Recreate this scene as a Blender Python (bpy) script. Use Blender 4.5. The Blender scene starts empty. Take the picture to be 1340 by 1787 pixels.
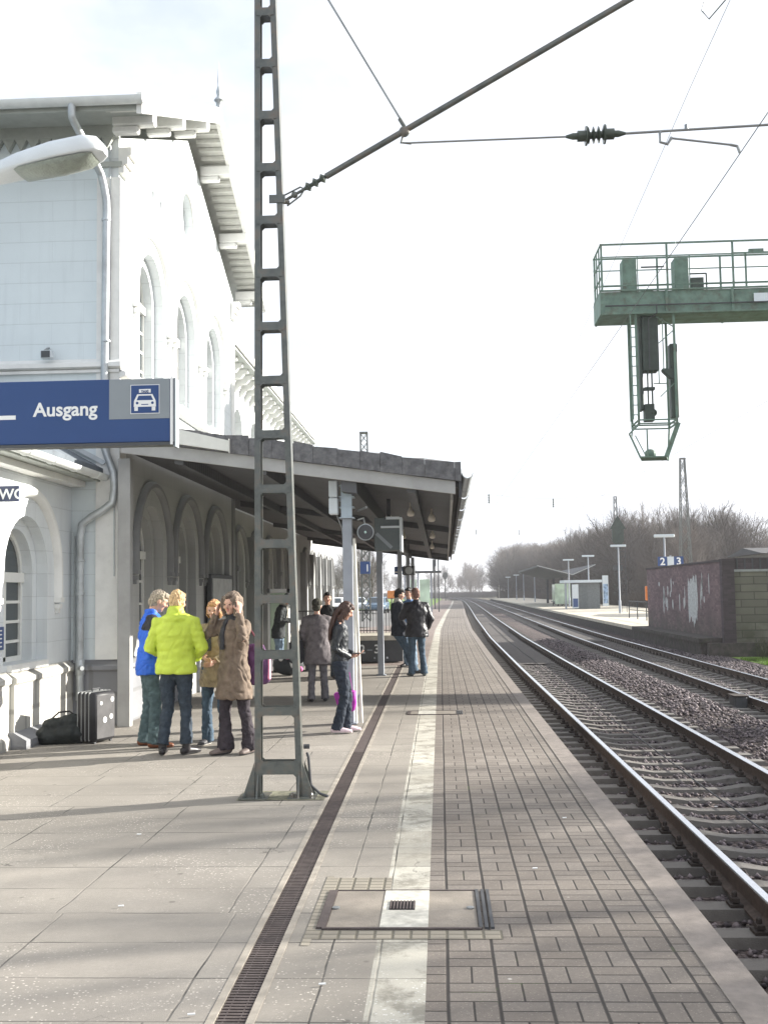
import bpy, bmesh, math, random
import numpy as np
from mathutils import Vector, Matrix, noise, geometry
R=math.radians; PI=math.pi
rng=random.Random(7)
S=bpy.context.scene
# ------------------------------------------------------------- camera
cam_d=bpy.data.cameras.new("camera"); cam=bpy.data.objects.new("camera",cam_d); S.collection.objects.link(cam)
cam_d.sensor_fit='VERTICAL'; cam_d.sensor_height=36; cam_d.lens=36*1900/1787
cam_d.clip_start=.05; cam_d.clip_end=6000
cam.matrix_world=Matrix.Translation((0,0,1.72))@Matrix.Rotation(.05025,4,'Z')@Matrix.Rotation(PI/2+.07408,4,'X')@Matrix.Rotation(-.0155,4,'Z')
S.camera=cam
# ------------------------------------------------------------- sky, sun, exposure
SUN_EL,SUN_ROT=20.0,68.0
w=bpy.data.worlds.new("World"); S.world=w; w.use_nodes=True
nt=w.node_tree; nt.nodes.clear()
out=nt.nodes.new('ShaderNodeOutputWorld'); bg=nt.nodes.new('ShaderNodeBackground'); sky=nt.nodes.new('ShaderNodeTexSky')
sky.sky_type='NISHITA'; sky.sun_disc=False; sky.sun_elevation=R(SUN_EL); sky.sun_rotation=R(SUN_ROT); sky.air_density=1.0; sky.dust_density=1.5; sky.ozone_density=1.0
tc=nt.nodes.new('ShaderNodeTexCoord'); mp=nt.nodes.new('ShaderNodeMapping'); mp.inputs['Scale'].default_value=(1.5,1.5,3.2)
nz=nt.nodes.new('ShaderNodeTexNoise'); nz.inputs['Scale'].default_value=1.7; nz.inputs['Detail'].default_value=7; nz.inputs['Roughness'].default_value=.55
cr=nt.nodes.new('ShaderNodeMapRange'); cr.inputs['From Min'].default_value=.22; cr.inputs['From Max'].default_value=.52; cr.inputs['To Min'].default_value=.35
mx=nt.nodes.new('ShaderNodeMix'); mx.data_type='RGBA'
n2=nt.nodes.new('ShaderNodeTexNoise'); n2.inputs['Scale'].default_value=2.6; n2.inputs['Detail'].default_value=6; c2=nt.nodes.new('ShaderNodeMapRange'); c2.inputs['From Min'].default_value=.40; c2.inputs['From Max'].default_value=.62; m2=nt.nodes.new('ShaderNodeMix'); m2.data_type='RGBA'; m2.inputs[6].default_value=(3.75,3.95,4.3,1); m2.inputs[7].default_value=(4.9,4.95,5.15,1)
nt.links.new(tc.outputs['Generated'],mp.inputs[0]); nt.links.new(mp.outputs[0],nz.inputs[0]); sx=nt.nodes.new('ShaderNodeSeparateXYZ'); nt.links.new(tc.outputs['Generated'],sx.inputs[0]); ma=nt.nodes.new('ShaderNodeMath'); ma.operation='MULTIPLY_ADD'; ma.inputs[1].default_value=.42; nt.links.new(sx.outputs[0],ma.inputs[0]); nt.links.new(nz.outputs[0],ma.inputs[2]); nt.links.new(ma.outputs[0],cr.inputs[0])
nt.links.new(mp.outputs[0],n2.inputs[0]); nt.links.new(n2.outputs[0],c2.inputs[0]); nt.links.new(c2.outputs[0],m2.inputs[0]); nt.links.new(m2.outputs[2],mx.inputs[7]); nt.links.new(cr.outputs[0],mx.inputs[0]); nt.links.new(sky.outputs[0],mx.inputs[6]); nt.links.new(mx.outputs[2],bg.inputs[0])
bg.inputs['Strength'].default_value=.10; nt.links.new(bg.outputs[0],out.inputs[0])
sd=bpy.data.lights.new("sun",'SUN'); so=bpy.data.objects.new("sun",sd); S.collection.objects.link(so)
sd.energy=5.0; sd.angle=R(.5); sd.color=(1,.955,.87)
sdir=Vector((math.cos(R(SUN_EL))*math.sin(R(SUN_ROT)),math.cos(R(SUN_EL))*math.cos(R(SUN_ROT)),math.sin(R(SUN_EL))))
so.rotation_euler=sdir.to_track_quat('Z','Y').to_euler()
S.view_settings.view_transform='Standard'; S.view_settings.look='None'; S.view_settings.exposure=1.50; S.view_settings.gamma=1
S.cycles.max_bounces=6; S.cycles.diffuse_bounces=3
# ============================================================= helpers
def off(Y):
    T=[(-50,0),(30,0),(50,.08),(85,.6),(115,1.15),(150,1.75),(200,2.5),(250,3.0),(320,3.1),(420,1.2),(600,-6)]
    for (a,b),(c,d) in zip(T,T[1:]):
        if Y<=c: return b+(d-b)*max(0,(Y-a))/(c-a)
    return -6
def P(o,q): return Vector(o)+Vector(q)
def wloc(o):
    v=Vector((0,0,0))
    while o is not None: v+=o.location; o=o.parent
    return v
class MB:
    def __init__(s): s.v=[]; s.f=[]; s.m=[]
    def add(s,vs,fs,m=0):
        b=len(s.v); s.v+= [tuple(v) for v in vs]; s.f+=[tuple(b+i for i in f) for f in fs]; s.m+=[m]*len(fs); return s
    def box(s,x0,x1,y0,y1,z0,z1,m=0):
        if x0>x1:x0,x1=x1,x0
        if y0>y1:y0,y1=y1,y0
        if z0>z1:z0,z1=z1,z0
        return s.add([(x0,y0,z0),(x1,y0,z0),(x1,y1,z0),(x0,y1,z0),(x0,y0,z1),(x1,y0,z1),(x1,y1,z1),(x0,y1,z1)],
          [(3,2,1,0),(4,5,6,7),(0,1,5,4),(1,2,6,5),(2,3,7,6),(3,0,4,7)],m)
    def beam(s,p,q,wd,ht,m=0,up=(0,0,1)):
        p=Vector(p);q=Vector(q);t=(q-p).normalized();u=Vector(up)
        if abs(t.dot(u))>.98:u=Vector((0,1,0))
        a=t.cross(u).normalized();b=a.cross(t).normalized()
        vs=[c+a*(wd/2*i)+b*(ht/2*j) for c in(p,q) for i,j in((-1,-1),(1,-1),(1,1),(-1,1))]
        return s.add(vs,[(3,2,1,0),(4,5,6,7),(0,1,5,4),(1,2,6,5),(2,3,7,6),(3,0,4,7)],m)
    def tube(s,pts,r,n=8,m=0,cap=True,side=None,sq=1.0):
        """swept tube; r scalar / list / list of (rx,ry) with side = x axis hint"""
        pts=[Vector(p) for p in pts]; k=len(pts)
        rs=list(r) if isinstance(r,(list,tuple)) else [r]*k
        vs=[];prev=None
        for i,p in enumerate(pts):
            t=(pts[min(i+1,k-1)]-pts[max(i-1,0)]).normalized()
            if side is not None: a=Vector(side)
            elif prev is None: a=Vector((0,0,1)) if abs(t.z)<.9 else Vector((1,0,0))
            else: a=prev
            a=(a-t*a.dot(t))
            if a.length<1e-5: a=Vector((0,1,0))-t*t.y
            a.normalize(); b=t.cross(a).normalized(); prev=a
            rr=rs[i]; rx,ry=rr if isinstance(rr,(tuple,list)) else (rr,rr)
            for j in range(n):
                th=2*PI*j/n; c,d=math.cos(th),math.sin(th)
                if sq!=1: c=math.copysign(abs(c)**sq,c); d=math.copysign(abs(d)**sq,d)
                vs.append(p+a*(rx*c)+b*(ry*d))
        fs=[(i*n+j,i*n+(j+1)%n,(i+1)*n+(j+1)%n,(i+1)*n+j) for i in range(k-1) for j in range(n)]
        if cap: fs+= [tuple(range(n-1,-1,-1)),tuple((k-1)*n+j for j in range(n))]
        return s.add(vs,fs,m)
    def cap(s,pts,r,n=10,side=None,m=0):
        """tapered limb with rounded ends"""
        pts=[Vector(p) for p in pts]; rs=list(r) if isinstance(r,(list,tuple)) else [r]*len(pts)
        rs=[q if isinstance(q,(tuple,list)) else (q,q) for q in rs]
        t0=(pts[0]-pts[1]).normalized(); t1=(pts[-1]-pts[-2]).normalized()
        A=[(pts[0]+t0*min(rs[0])*c,(rs[0][0]*d,rs[0][1]*d)) for c,d in((.98,.2),(.8,.6),(.5,.866))]
        B=[(pts[-1]+t1*min(rs[-1])*c,(rs[-1][0]*d,rs[-1][1]*d)) for c,d in((.5,.866),(.8,.6),(.98,.2))]
        return s.tube([a for a,_ in A]+pts+[b for b,_ in B],[x for _,x in A]+rs+[x for _,x in B],n,m,True,side)
    def ell(s,c,r,M=None,n=12,k=8,m=0):
        c=Vector(c);vs=[]
        for i in range(k+1):
            ph=PI*i/k
            for j in range(n):
                th=2*PI*j/n; v=Vector((r[0]*math.sin(ph)*math.cos(th),r[1]*math.sin(ph)*math.sin(th),r[2]*math.cos(ph)))
                if M is not None: v=M@v
                vs.append(c+v)
        return s.add(vs,[(i*n+j,(i+1)*n+j,(i+1)*n+(j+1)%n,i*n+(j+1)%n) for i in range(k) for j in range(n)],m)
    def prism(s,poly,fn,d0,d1,m=0):
        """poly = 2-d outline; fn(u,v,d)->xyz"""
        n=len(poly); vs=[fn(u,v,d0) for u,v in poly]+[fn(u,v,d1) for u,v in poly]
        tri=geometry.tessellate_polygon([[Vector((u,v,0)) for u,v in poly]])
        fs=[tuple(t) for t in tri]+[tuple(n+i for i in reversed(t)) for t in tri]+[(i,(i+1)%n,n+(i+1)%n,n+i) for i in range(n)]
        return s.add(vs,fs,m)
    def wall(s,outer,holes,fn,d0,d1,m=0):
        """plate with holes between depths d0 (face) and d1 (back)"""
        loops=[outer]+holes; flat=[q for l in loops for q in l]; n=len(flat)
        tri=geometry.tessellate_polygon([[Vector((u,v,0)) for u,v in l] for l in loops])
        vs=[fn(u,v,d0) for u,v in flat]+[fn(u,v,d1) for u,v in flat]
        fs=[tuple(t) for t in tri]+[tuple(n+i for i in reversed(t)) for t in tri]; b=0
        for l in loops:
            k=len(l); fs+=[(b+i,b+(i+1)%k,n+b+(i+1)%k,n+b+i) for i in range(k)]; b+=k
        return s.add(vs,fs,m)
    def lathe(s,prof,c,ax=(0,0,1),n=16,m=0):
        c=Vector(c);ax=Vector(ax).normalized()
        return s.tube([c+ax*z for r,z in prof],[max(r,1e-4) for r,z in prof],n,m)
    def xf(s,M,i0=0):
        s.v[i0:]=[tuple(M@Vector(v)) for v in s.v[i0:]]; return s
    def build(s,name,mats,parent=None,smooth=False,bevel=0,uv=None,label=None):
        me=bpy.data.meshes.new(name); o0=wloc(parent)
        V=np.array(s.v,dtype=np.float64).reshape(-1,3)-np.array(o0)
        me.from_pydata(V.tolist(),[],s.f)
        if not isinstance(mats,(list,tuple)): mats=[mats]
        for m in mats: me.materials.append(m)
        if len(mats)>1: me.polygons.foreach_set('material_index',s.m)
        bm=bmesh.new(); bm.from_mesh(me); bmesh.ops.recalc_face_normals(bm,faces=bm.faces)
        if bevel: 
            bmesh.ops.bevel(bm,geom=[e for e in bm.edges if len(e.link_faces)==2 and e.calc_face_angle(0)>.6],offset=bevel,segments=1,affect='EDGES',clamp_overlap=True)
        bm.to_mesh(me); bm.free()
        if smooth:
            me.polygons.foreach_set('use_smooth',[True]*len(me.polygons))
            if smooth!='all':
                try: me.set_sharp_from_angle(angle=R(45))
                except Exception: pass
        o=bpy.data.objects.new(name,me); S.collection.objects.link(o)
        if parent is not None: o.parent=parent
        if label: o['label']=label
        return o
def tag(o,label=None,cat=None,group=None,kind=None):
    if label and not 4<=len(label.split())<=16: print('LABEL LENGTH',len(label.split()),label)
    if label:o['label']=label
    if cat:o['category']=cat
    if group:o['group']=group
    if kind:o['kind']=kind
    return o
def thing(name,label,cat,loc=(0,0,0),group=None):
    o=bpy.data.objects.new(name,None); S.collection.objects.link(o); o.location=loc; o.empty_display_size=.2
    return tag(o,label,cat,group)
def copy_tree(o,parent=None):
    c=o.copy(); S.collection.objects.link(c); c.parent=parent
    for ch in list(o.children): copy_tree(ch,c)
    return c
# ------------------------------------------------------------- material mini-language
class T:
    def __init__(s,name):
        s.m=bpy.data.materials.new(name); s.m.use_nodes=True; s.t=s.m.node_tree; s.t.nodes.clear()
        s.o=s.t.nodes.new('ShaderNodeOutputMaterial'); s.b=s.t.nodes.new('ShaderNodeBsdfPrincipled'); s.t.links.new(s.b.outputs[0],s.o.inputs[0])
        s.b.inputs['Specular IOR Level'].default_value=.35
    def put(s,sock,v):
        if hasattr(v,'is_output') or isinstance(v,bpy.types.NodeSocket): s.t.links.new(v,sock)
        elif isinstance(v,(tuple,list)) and len(v)==3 and sock.type=='RGBA': sock.default_value=(*v,1)
        else: sock.default_value=v
    def math(s,op,a,b=0,c=None,cl=False):
        n=s.t.nodes.new('ShaderNodeMath'); n.operation=op; n.use_clamp=cl; s.put(n.inputs[0],a); s.put(n.inputs[1],b)
        if c is not None: s.put(n.inputs[2],c)
        return n.outputs[0]
    def noise(s,vec,scale,detail=3,rough=.5):
        n=s.t.nodes.new('ShaderNodeTexNoise'); s.put(n.inputs['Vector'],vec); n.inputs['Scale'].default_value=scale; n.inputs['Detail'].default_value=detail; n.inputs['Roughness'].default_value=rough; return n.outputs[0]
    def white(s,a,b=0.0,c=0.0):
        k=s.t.nodes.new('ShaderNodeCombineXYZ'); s.put(k.inputs[0],a); s.put(k.inputs[1],b); s.put(k.inputs[2],c)
        n=s.t.nodes.new('ShaderNodeTexWhiteNoise'); s.put(n.inputs['Vector'],k.outputs[0]); return n.outputs[0]
    def vor(s,vec,scale,out='Distance',feat='F1'):
        n=s.t.nodes.new('ShaderNodeTexVoronoi'); n.feature=feat; s.put(n.inputs['Vector'],vec); n.inputs['Scale'].default_value=scale; return n.outputs[out]
    def mix(s,f,a,b,mode='MIX'):
        n=s.t.nodes.new('ShaderNodeMix'); n.data_type='RGBA'; n.blend_type=mode; s.put(n.inputs[0],f); s.put(n.inputs[6],a); s.put(n.inputs[7],b); return n.outputs[2]
    def rng(s,v,a,b,c=0.0,d=1.0):
        n=s.t.nodes.new('ShaderNodeMapRange'); s.put(n.inputs[0],v); n.inputs[1].default_value=a; n.inputs[2].default_value=b; n.inputs[3].default_value=c; n.inputs[4].default_value=d; return n.outputs[0]
    def co(s,which='Object'): return s.t.nodes.new('ShaderNodeTexCoord').outputs[which]
    def sep(s,v):
        n=s.t.nodes.new('ShaderNodeSeparateXYZ'); s.put(n.inputs[0],v); return n.outputs
    def scl(s,v,k):
        n=s.t.nodes.new('ShaderNodeMapping'); s.put(n.inputs[0],v); n.inputs['Scale'].default_value=k; return n.outputs[0]
    def bump(s,h,st=.3,dist=.01):
        n=s.t.nodes.new('ShaderNodeBump'); n.inputs['Strength'].default_value=st; n.inputs['Distance'].default_value=dist; s.put(n.inputs['Height'],h); s.t.links.new(n.outputs[0],s.b.inputs['Normal'])
    def set(s,col=None,rough=None,metal=None):
        if col is not None: s.put(s.b.inputs['Base Color'],col)
        if rough is not None: s.put(s.b.inputs['Roughness'],rough)
        if metal is not None: s.put(s.b.inputs['Metallic'],metal)
        return s.m
def mat(name,col,rough=.6,metal=0,var=.18,scale=6,bump=0,bscale=60,dirt=None,dscale=2.5,damt=.5,spec=None):
    t=T(name); c=t.co(); n=t.noise(c,scale,5,.6)
    a=tuple(max(0,x*(1-var)) for x in col); b=tuple(min(1,x*(1+var)) for x in col)
    k=t.mix(t.rng(n,.3,.7),a,b)
    if dirt: k=t.mix(t.rng(t.noise(c,dscale,6,.65),.5,.72,0,damt),k,dirt)
    if bump: t.bump(t.noise(c,bscale,3),bump,.01)
    if spec is not None: t.b.inputs['Specular IOR Level'].default_value=spec
    return t.set(k,rough,metal)
# ---- setting materials
def m_slab(name,base,cell=.95,uoff=0.0,pale=False):
    t=T(name); uv=t.co('UV'); x,y,_=t.sep(uv)
    v=t.math('DIVIDE',y,.5)
    sh=t.math('MULTIPLY',t.white(t.math('FLOOR',t.math('DIVIDE',v,3.0)),7.7),.5) if cell>.8 else 0.0
    u=t.math('ADD',t.math('DIVIDE',t.math('ADD',x,uoff),cell),sh)
    iu=t.math('FLOOR',u); iv=t.math('FLOOR',v); fu=t.math('FRACT',u); fv=t.math('FRACT',v)
    wn=t.white(iu,iv); wn2=t.white(iu,iv,3.3)
    wob=t.math('MULTIPLY',t.math('SUBTRACT',t.noise(uv,3,3),.5),.03)
    du=t.math('MULTIPLY',t.math('MINIMUM',t.math('ADD',fu,wob),t.math('SUBTRACT',1,t.math('ADD',fu,wob))),cell)
    dv=t.math('MULTIPLY',t.math('MINIMUM',t.math('ADD',fv,wob),t.math('SUBTRACT',1,t.math('ADD',fv,wob))),.5)
    d=t.math('MINIMUM',du,dv); joint=t.rng(d,.0015,.0075,1,0)
    js=t.math('MULTIPLY',joint,t.rng(t.noise(uv,2.2,3),.40,.60,.15,1.0))
    st=t.rng(t.noise(uv,.55,6,.62),.35,.68); fine=t.rng(t.noise(uv,160,2),.3,.7)
    b=base; st2=t.rng(t.noise(uv,2.6,7,.7),.38,.66); grain=t.rng(t.noise(uv,38,6,.75),.36,.64)
    col=t.mix(st,tuple(q*.64 for q in b),tuple(q*1.18 for q in b)); col=t.mix(t.math('MULTIPLY',st2,.42),col,tuple(q*.62 for q in b)); col=t.mix(t.math('MULTIPLY',grain,.36),col,tuple(q*.55 for q in b))
    col=t.mix(t.rng(wn,0,1,0,.40),col,tuple(q*.72 for q in b)); 
    col=t.mix(t.math('MULTIPLY',fine,.35),col,tuple(q*.60 for q in b))
    chips=t.math('MULTIPLY',t.rng(t.vor(uv,42),.16,.26,1,0),t.rng(t.noise(uv,.8,5,.65),.47,.60,.06,.85))
    col=t.mix(chips,col,tuple(min(.75,q*1.9) for q in b))
    if pale: col=t.mix(t.rng(t.noise(uv,3.4,7,.75),.47,.60,0,.9),col,(.22,.205,.17)); col=t.mix(t.rng(wn2,.55,1,0,.6),col,(.27,.25,.21))
    spots=t.rng(t.vor(uv,3.3),.045,.075,.55,0); col=t.mix(spots,col,(.09,.08,.07))
    n_=t.t.nodes.new('ShaderNodeVectorMath'); n_.operation='ADD'; nn=t.t.nodes.new('ShaderNodeTexNoise'); nn.inputs['Scale'].default_value=3.0; nn.inputs['Detail'].default_value=5; t.put(nn.inputs['Vector'],uv); t.put(n_.inputs[0],uv); t.put(n_.inputs[1],nn.outputs[1])
    ck=t.rng(t.vor(n_.outputs[0],.75,'Distance','DISTANCE_TO_EDGE'),.0015,.006,1,0); ck=t.math('MULTIPLY',ck,t.rng(t.noise(uv,.55,2),.52,.60,0,.75)); col=t.mix(ck,col,(.07,.065,.055))
    col=t.mix(js,col,(.035,.033,.03))
    t.bump(t.math('SUBTRACT',t.math('MULTIPLY',fine,.25),t.math('MULTIPLY',joint,1.2)),.45,.004)
    return t.set(col,.82)
def m_paver():
    t=T('clay_paver'); uv=t.co('UV'); x,y,_=t.sep(uv); c=.215
    wx=t.math('MULTIPLY',t.math('SUBTRACT',t.noise(uv,1.3,2),.5),.012)
    u=t.math('DIVIDE',t.math('ADD',x,wx),c); v=t.math('DIVIDE',y,c)
    iu=t.math('FLOOR',u); iv=t.math('FLOOR',v); fu=t.math('FRACT',u); fv=t.math('FRACT',v)
    par=t.math('MODULO',t.math('ADD',t.math('ADD',iu,iv),400),2)
    mu=t.math('ABSOLUTE',t.math('SUBTRACT',fu,.5)); mv=t.math('ABSOLUTE',t.math('SUBTRACT',fv,.5))
    eu=t.math('MINIMUM',fu,t.math('SUBTRACT',1,fu)); ev=t.math('MINIMUM',fv,t.math('SUBTRACT',1,fv))
    mid=t.math('ADD',t.math('MULTIPLY',par,mu),t.math('MULTIPLY',t.math('SUBTRACT',1,par),mv))
    hv=t.math('ADD',t.math('MULTIPLY',par,t.math('GREATER_THAN',fu,.5)),t.math('MULTIPLY',t.math('SUBTRACT',1,par),t.math('GREATER_THAN',fv,.5)))
    d=t.math('MULTIPLY',t.math('MINIMUM',t.math('MINIMUM',t.math('MULTIPLY',eu,.62),ev),mid),c)
    joint=t.rng(d,.0025,.0068,1,0)
    wn=t.white(iu,iv,hv); fine=t.rng(t.noise(uv,190,2),.3,.7); st=t.rng(t.noise(uv,.7,6,.6),.35,.66)
    col=t.mix(st,(.195,.170,.148),(.30,.265,.232)); col=t.mix(t.rng(wn,0,1,0,.55),col,(.135,.112,.095))
    col=t.mix(t.math('MULTIPLY',fine,.4),col,(.14,.12,.10)); col=t.mix(t.math('MULTIPLY',t.rng(t.noise(uv,42,6,.75),.36,.64),.38),col,(.095,.082,.07)); col=t.mix(t.math('MULTIPLY',t.rng(t.vor(uv,55),.15,.24,1,0),.35),col,(.42,.38,.32))
    spots=t.rng(t.vor(uv,3.1),.018,.04,.7,0); col=t.mix(spots,col,(.6,.58,.54))
    moss=t.rng(t.noise(uv,1.6,4,.7),.60,.72); jc=t.mix(moss,(.028,.024,.022),(.07,.10,.03))
    col=t.mix(t.math('MULTIPLY',joint,.92),col,jc)
    t.bump(t.math('SUBTRACT',t.math('ADD',t.math('MULTIPLY',fine,.2),t.math('MULTIPLY',wn,.25)),t.math('MULTIPLY',joint,1.5)),.6,.005)
    return t.set(col,.8)
def m_ashlar(name,base,row=.29,axis='x',joint_amt=.45):
    t=T(name); co=t.co(); x,y,z=t.sep(co); h=x if axis=='x' else y
    v=t.math('DIVIDE',z,row); iv=t.math('FLOOR',v); fv=t.math('FRACT',v)
    u=t.math('ADD',t.math('DIVIDE',h,row*3.1),t.math('MULTIPLY',t.math('MODULO',t.math('ADD',iv,60),2),.5)); fu=t.math('FRACT',u)
    j1=t.rng(t.math('MULTIPLY',t.math('MINIMUM',fv,t.math('SUBTRACT',1,fv)),row),.002,.006,1,0)
    j2=t.math('MULTIPLY',t.rng(t.math('MULTIPLY',t.math('MINIMUM',fu,t.math('SUBTRACT',1,fu)),row*3),.002,.006,1,0),.4)
    j=t.math('MAXIMUM',j1,j2)
    col=t.mix(t.rng(t.noise(co,1.1,6,.6),.35,.7),tuple(q*.93 for q in base),base)
    streak=t.rng(t.noise(t.scl(co,(6,6,.5)),1.2,4,.6),.52,.75,0,.22); col=t.mix(streak,col,tuple(q*.62 for q in base))
    grime=t.math('MULTIPLY',t.rng(z,0,1.6,.5,0),t.rng(t.noise(co,3,5),.4,.7)); col=t.mix(grime,col,tuple(q*.6 for q in base))
    col=t.mix(t.math('MULTIPLY',j,joint_amt),col,(.28,.30,.30)); t.bump(t.math('SUBTRACT',t.math('MULTIPLY',t.noise(co,90,2),.2),j),.4,.006)
    return t.set(col,.75)
def m_block(name,base,row,length,axis,mortar,ja=.8,var=.25,stain=None):
    t=T(name); co=t.co(); x,y,z=t.sep(co); h=x if axis=='x' else y
    v=t.math('DIVIDE',z,row); iv=t.math('FLOOR',v); fv=t.math('FRACT',v)
    u=t.math('ADD',t.math('DIVIDE',h,length),t.math('MULTIPLY',t.math('MODULO',t.math('ADD',iv,60),2),.5)); fu=t.math('FRACT',u); iu=t.math('FLOOR',u)
    e=row*.09
    j=t.math('MAXIMUM',t.rng(t.math('MULTIPLY',t.math('MINIMUM',fv,t.math('SUBTRACT',1,fv)),row),e*.4,e,1,0),t.rng(t.math('MULTIPLY',t.math('MINIMUM',fu,t.math('SUBTRACT',1,fu)),length),e*.4,e,1,0))
    wn=t.white(iu,iv); col=t.mix(wn,tuple(q*(1-var) for q in base),tuple(q*(1+var) for q in base))
    col=t.mix(t.rng(t.noise(co,.8,6,.6),.4,.7,0,.6),col,tuple(q*.6 for q in base)); col=t.mix(t.math('MULTIPLY',j,ja),col,mortar)
    if stain: col=t.mix(t.math('MULTIPLY',t.rng(z,0,1.1,1,0),t.rng(t.noise(co,1.5,5,.6),.35,.6,0,.8)),col,stain)
    t.bump(t.math('SUBTRACT',t.math('MULTIPLY',t.noise(co,60,2),.3),j),.5,.008); return t.set(col,.85)
SLAB=m_slab('concrete_slab',(.325,.298,.264)); SLAB2=m_slab('concrete_slab_narrow',(.335,.305,.265),.56)
STRIP=m_slab('pale_strip_slab',(.60,.57,.49),.30,.32,True); PAVER=m_paver()
CURB=mat('platform_curb_concrete',(.205,.178,.158),.75,var=.22,scale=9,bump=.25,bscale=140,dirt=(.13,.11,.095),dscale=1.2)
REDSLAB=m_slab('weathered_red_paving',(.27,.215,.19),.3)
ASH=m_ashlar('ashlar_render_front',(.72,.785,.80),.29,'x',.28); ASHY=m_ashlar('ashlar_render_side',(.74,.775,.785),.29,'y',.3); ASHG=m_ashlar('shade_darkened_ground_floor',(.44,.445,.43),.29,'y',.3); TRIMG=mat('shade_darkened_moulding',(.25,.255,.255),.7,var=.08,scale=3)  # canopy shade is put into the grey of the ground-floor render and mouldings
TRIM=mat('white_stucco_trim',(.80,.80,.77),.7,var=.06,scale=3,bump=.1,dirt=(.5,.5,.48),damt=.3)
PLINTH=m_block('grey_plinth_stone',(.24,.245,.26),.42,.62,'x',(.15,.15,.15),.6,.08); PLY=m_block('pale_plinth_stone',(.50,.49,.45),.42,.62,'y',(.25,.24,.22),.6,.06)
ZINC=mat('zinc_pipe',(.50,.53,.54),.45,.5,var=.12,scale=9,dirt=(.3,.3,.3)); GUT=mat('painted_gutter',(.72,.74,.72),.5,.1,var=.08)
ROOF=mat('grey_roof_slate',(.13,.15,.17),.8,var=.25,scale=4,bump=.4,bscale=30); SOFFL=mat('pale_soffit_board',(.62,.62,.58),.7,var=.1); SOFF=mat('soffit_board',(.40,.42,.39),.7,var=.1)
WFRAME=mat('window_frame_paint',(.78,.78,.74),.5,var=.05); 
def m_glass(name,col,rough=.06):
    t=T(name); t.b.inputs['Specular IOR Level'].default_value=.8; return t.set(t.mix(t.rng(t.noise(t.co(),.7,2),.4,.6),col,tuple(q*1.7 for q in col)),rough)
GLASS=m_glass('dark_window_glass',(.03,.04,.045)); PALEGL=m_glass('pale_green_glass',(.40,.50,.38),.15)
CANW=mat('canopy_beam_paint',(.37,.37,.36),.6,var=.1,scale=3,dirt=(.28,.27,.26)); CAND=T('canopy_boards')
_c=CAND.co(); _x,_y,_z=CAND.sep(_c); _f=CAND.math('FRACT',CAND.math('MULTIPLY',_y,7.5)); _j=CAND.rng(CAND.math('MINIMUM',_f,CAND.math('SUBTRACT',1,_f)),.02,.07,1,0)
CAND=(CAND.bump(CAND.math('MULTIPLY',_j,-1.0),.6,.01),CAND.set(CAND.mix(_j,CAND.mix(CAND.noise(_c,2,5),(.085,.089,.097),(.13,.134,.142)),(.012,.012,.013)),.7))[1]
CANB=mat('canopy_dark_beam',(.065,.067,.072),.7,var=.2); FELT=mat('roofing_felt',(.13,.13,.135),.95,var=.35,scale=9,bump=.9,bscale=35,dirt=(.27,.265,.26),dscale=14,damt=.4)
PILL=mat('pillar_paint',(.32,.345,.385),.5,var=.1,scale=3,dirt=(.24,.25,.26),damt=.5); GREYBOX=mat('pale_grey_box',(.62,.67,.70),.45,var=.05)
MAST=mat('mast_grey_green_paint',(.115,.125,.115),.38,.15,var=.3,scale=9,dirt=(.16,.10,.065),dscale=9,damt=.65,bump=.3,bscale=40,spec=.6); STEEL=mat('galvanised_steel',(.30,.31,.31),.45,.7,var=.15)
INS=mat('insulator_ceramic',(.07,.085,.07),.25,var=.2); WIRE=mat('copper_wire',(.10,.11,.11),.5,.6,var=.1)
GREEN=mat('gantry_green_paint',(.13,.20,.16),.6,var=.25,scale=4,dirt=(.10,.07,.045),dscale=5,damt=.6); DKGREEN=mat('signal_dark_green',(.045,.06,.05),.6,var=.2)
BLUE=mat('sign_blue',(.030,.070,.20),.4,var=.04,scale=2); SGREY=mat('sign_grey',(.26,.29,.31),.5,var=.04); WHITE=mat('sign_white',(.82,.83,.82),.45,var=.03); SDARK=mat('sign_dark_grey',(.075,.08,.085),.5,var=.1)
RAILT=mat('polished_rail_head',(.66,.68,.72),.24,1,var=.08,scale=20); RAILS=mat('rusty_rail_web',(.085,.062,.05),.8,.1,var=.3,scale=20,bump=.4,bscale=90)
SLEEP=mat('concrete_sleeper',(.15,.14,.128),.85,var=.22,scale=6,bump=.4,bscale=90,dirt=(.06,.05,.045),dscale=6,damt=.85); CLIP=mat('rusty_clip',(.05,.04,.035),.8,.2)
def m_ballast():
    t=T('ballast_bed'); co=t.co(); d=t.vor(co,19); c=t.vor(co,19,'Color'); l=t.sep(c)[0]
    col=t.mix(l,(.05,.04,.038),(.19,.15,.14)); col=t.mix(t.rng(d,.35,.75,0,.85),col,(.015,.012,.012)); col=t.mix(t.rng(t.noise(co,.5,5),.4,.7,0,.4),col,(.09,.06,.055))
    t.bump(t.math('MULTIPLY',d,-1),1.0,.05); return t.set(col,.9)
BALL=m_ballast(); BROWNB=mat('rusty_track_fines',(.07,.062,.058),.9,var=.3,scale=12,bump=.6,bscale=60)
STONE=T('ballast_stone'); _i=STONE.t.nodes.new('ShaderNodeNewGeometry').outputs['Random Per Island']
STONE=STONE.set(STONE.mix(_i,(.045,.038,.042),(.22,.185,.19)),.85)
SOIL=mat('dry_soil',(.12,.10,.07),.95,var=.4,scale=1.5,bump=.5,bscale=8,dirt=(.08,.11,.03),dscale=.4); GRASS=mat('grass_blade',(.16,.27,.035),.7,var=.4,scale=1.2); TURF=mat('grass_turf',(.17,.27,.04),.85,var=.4,scale=2,bump=.8,bscale=40)
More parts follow.
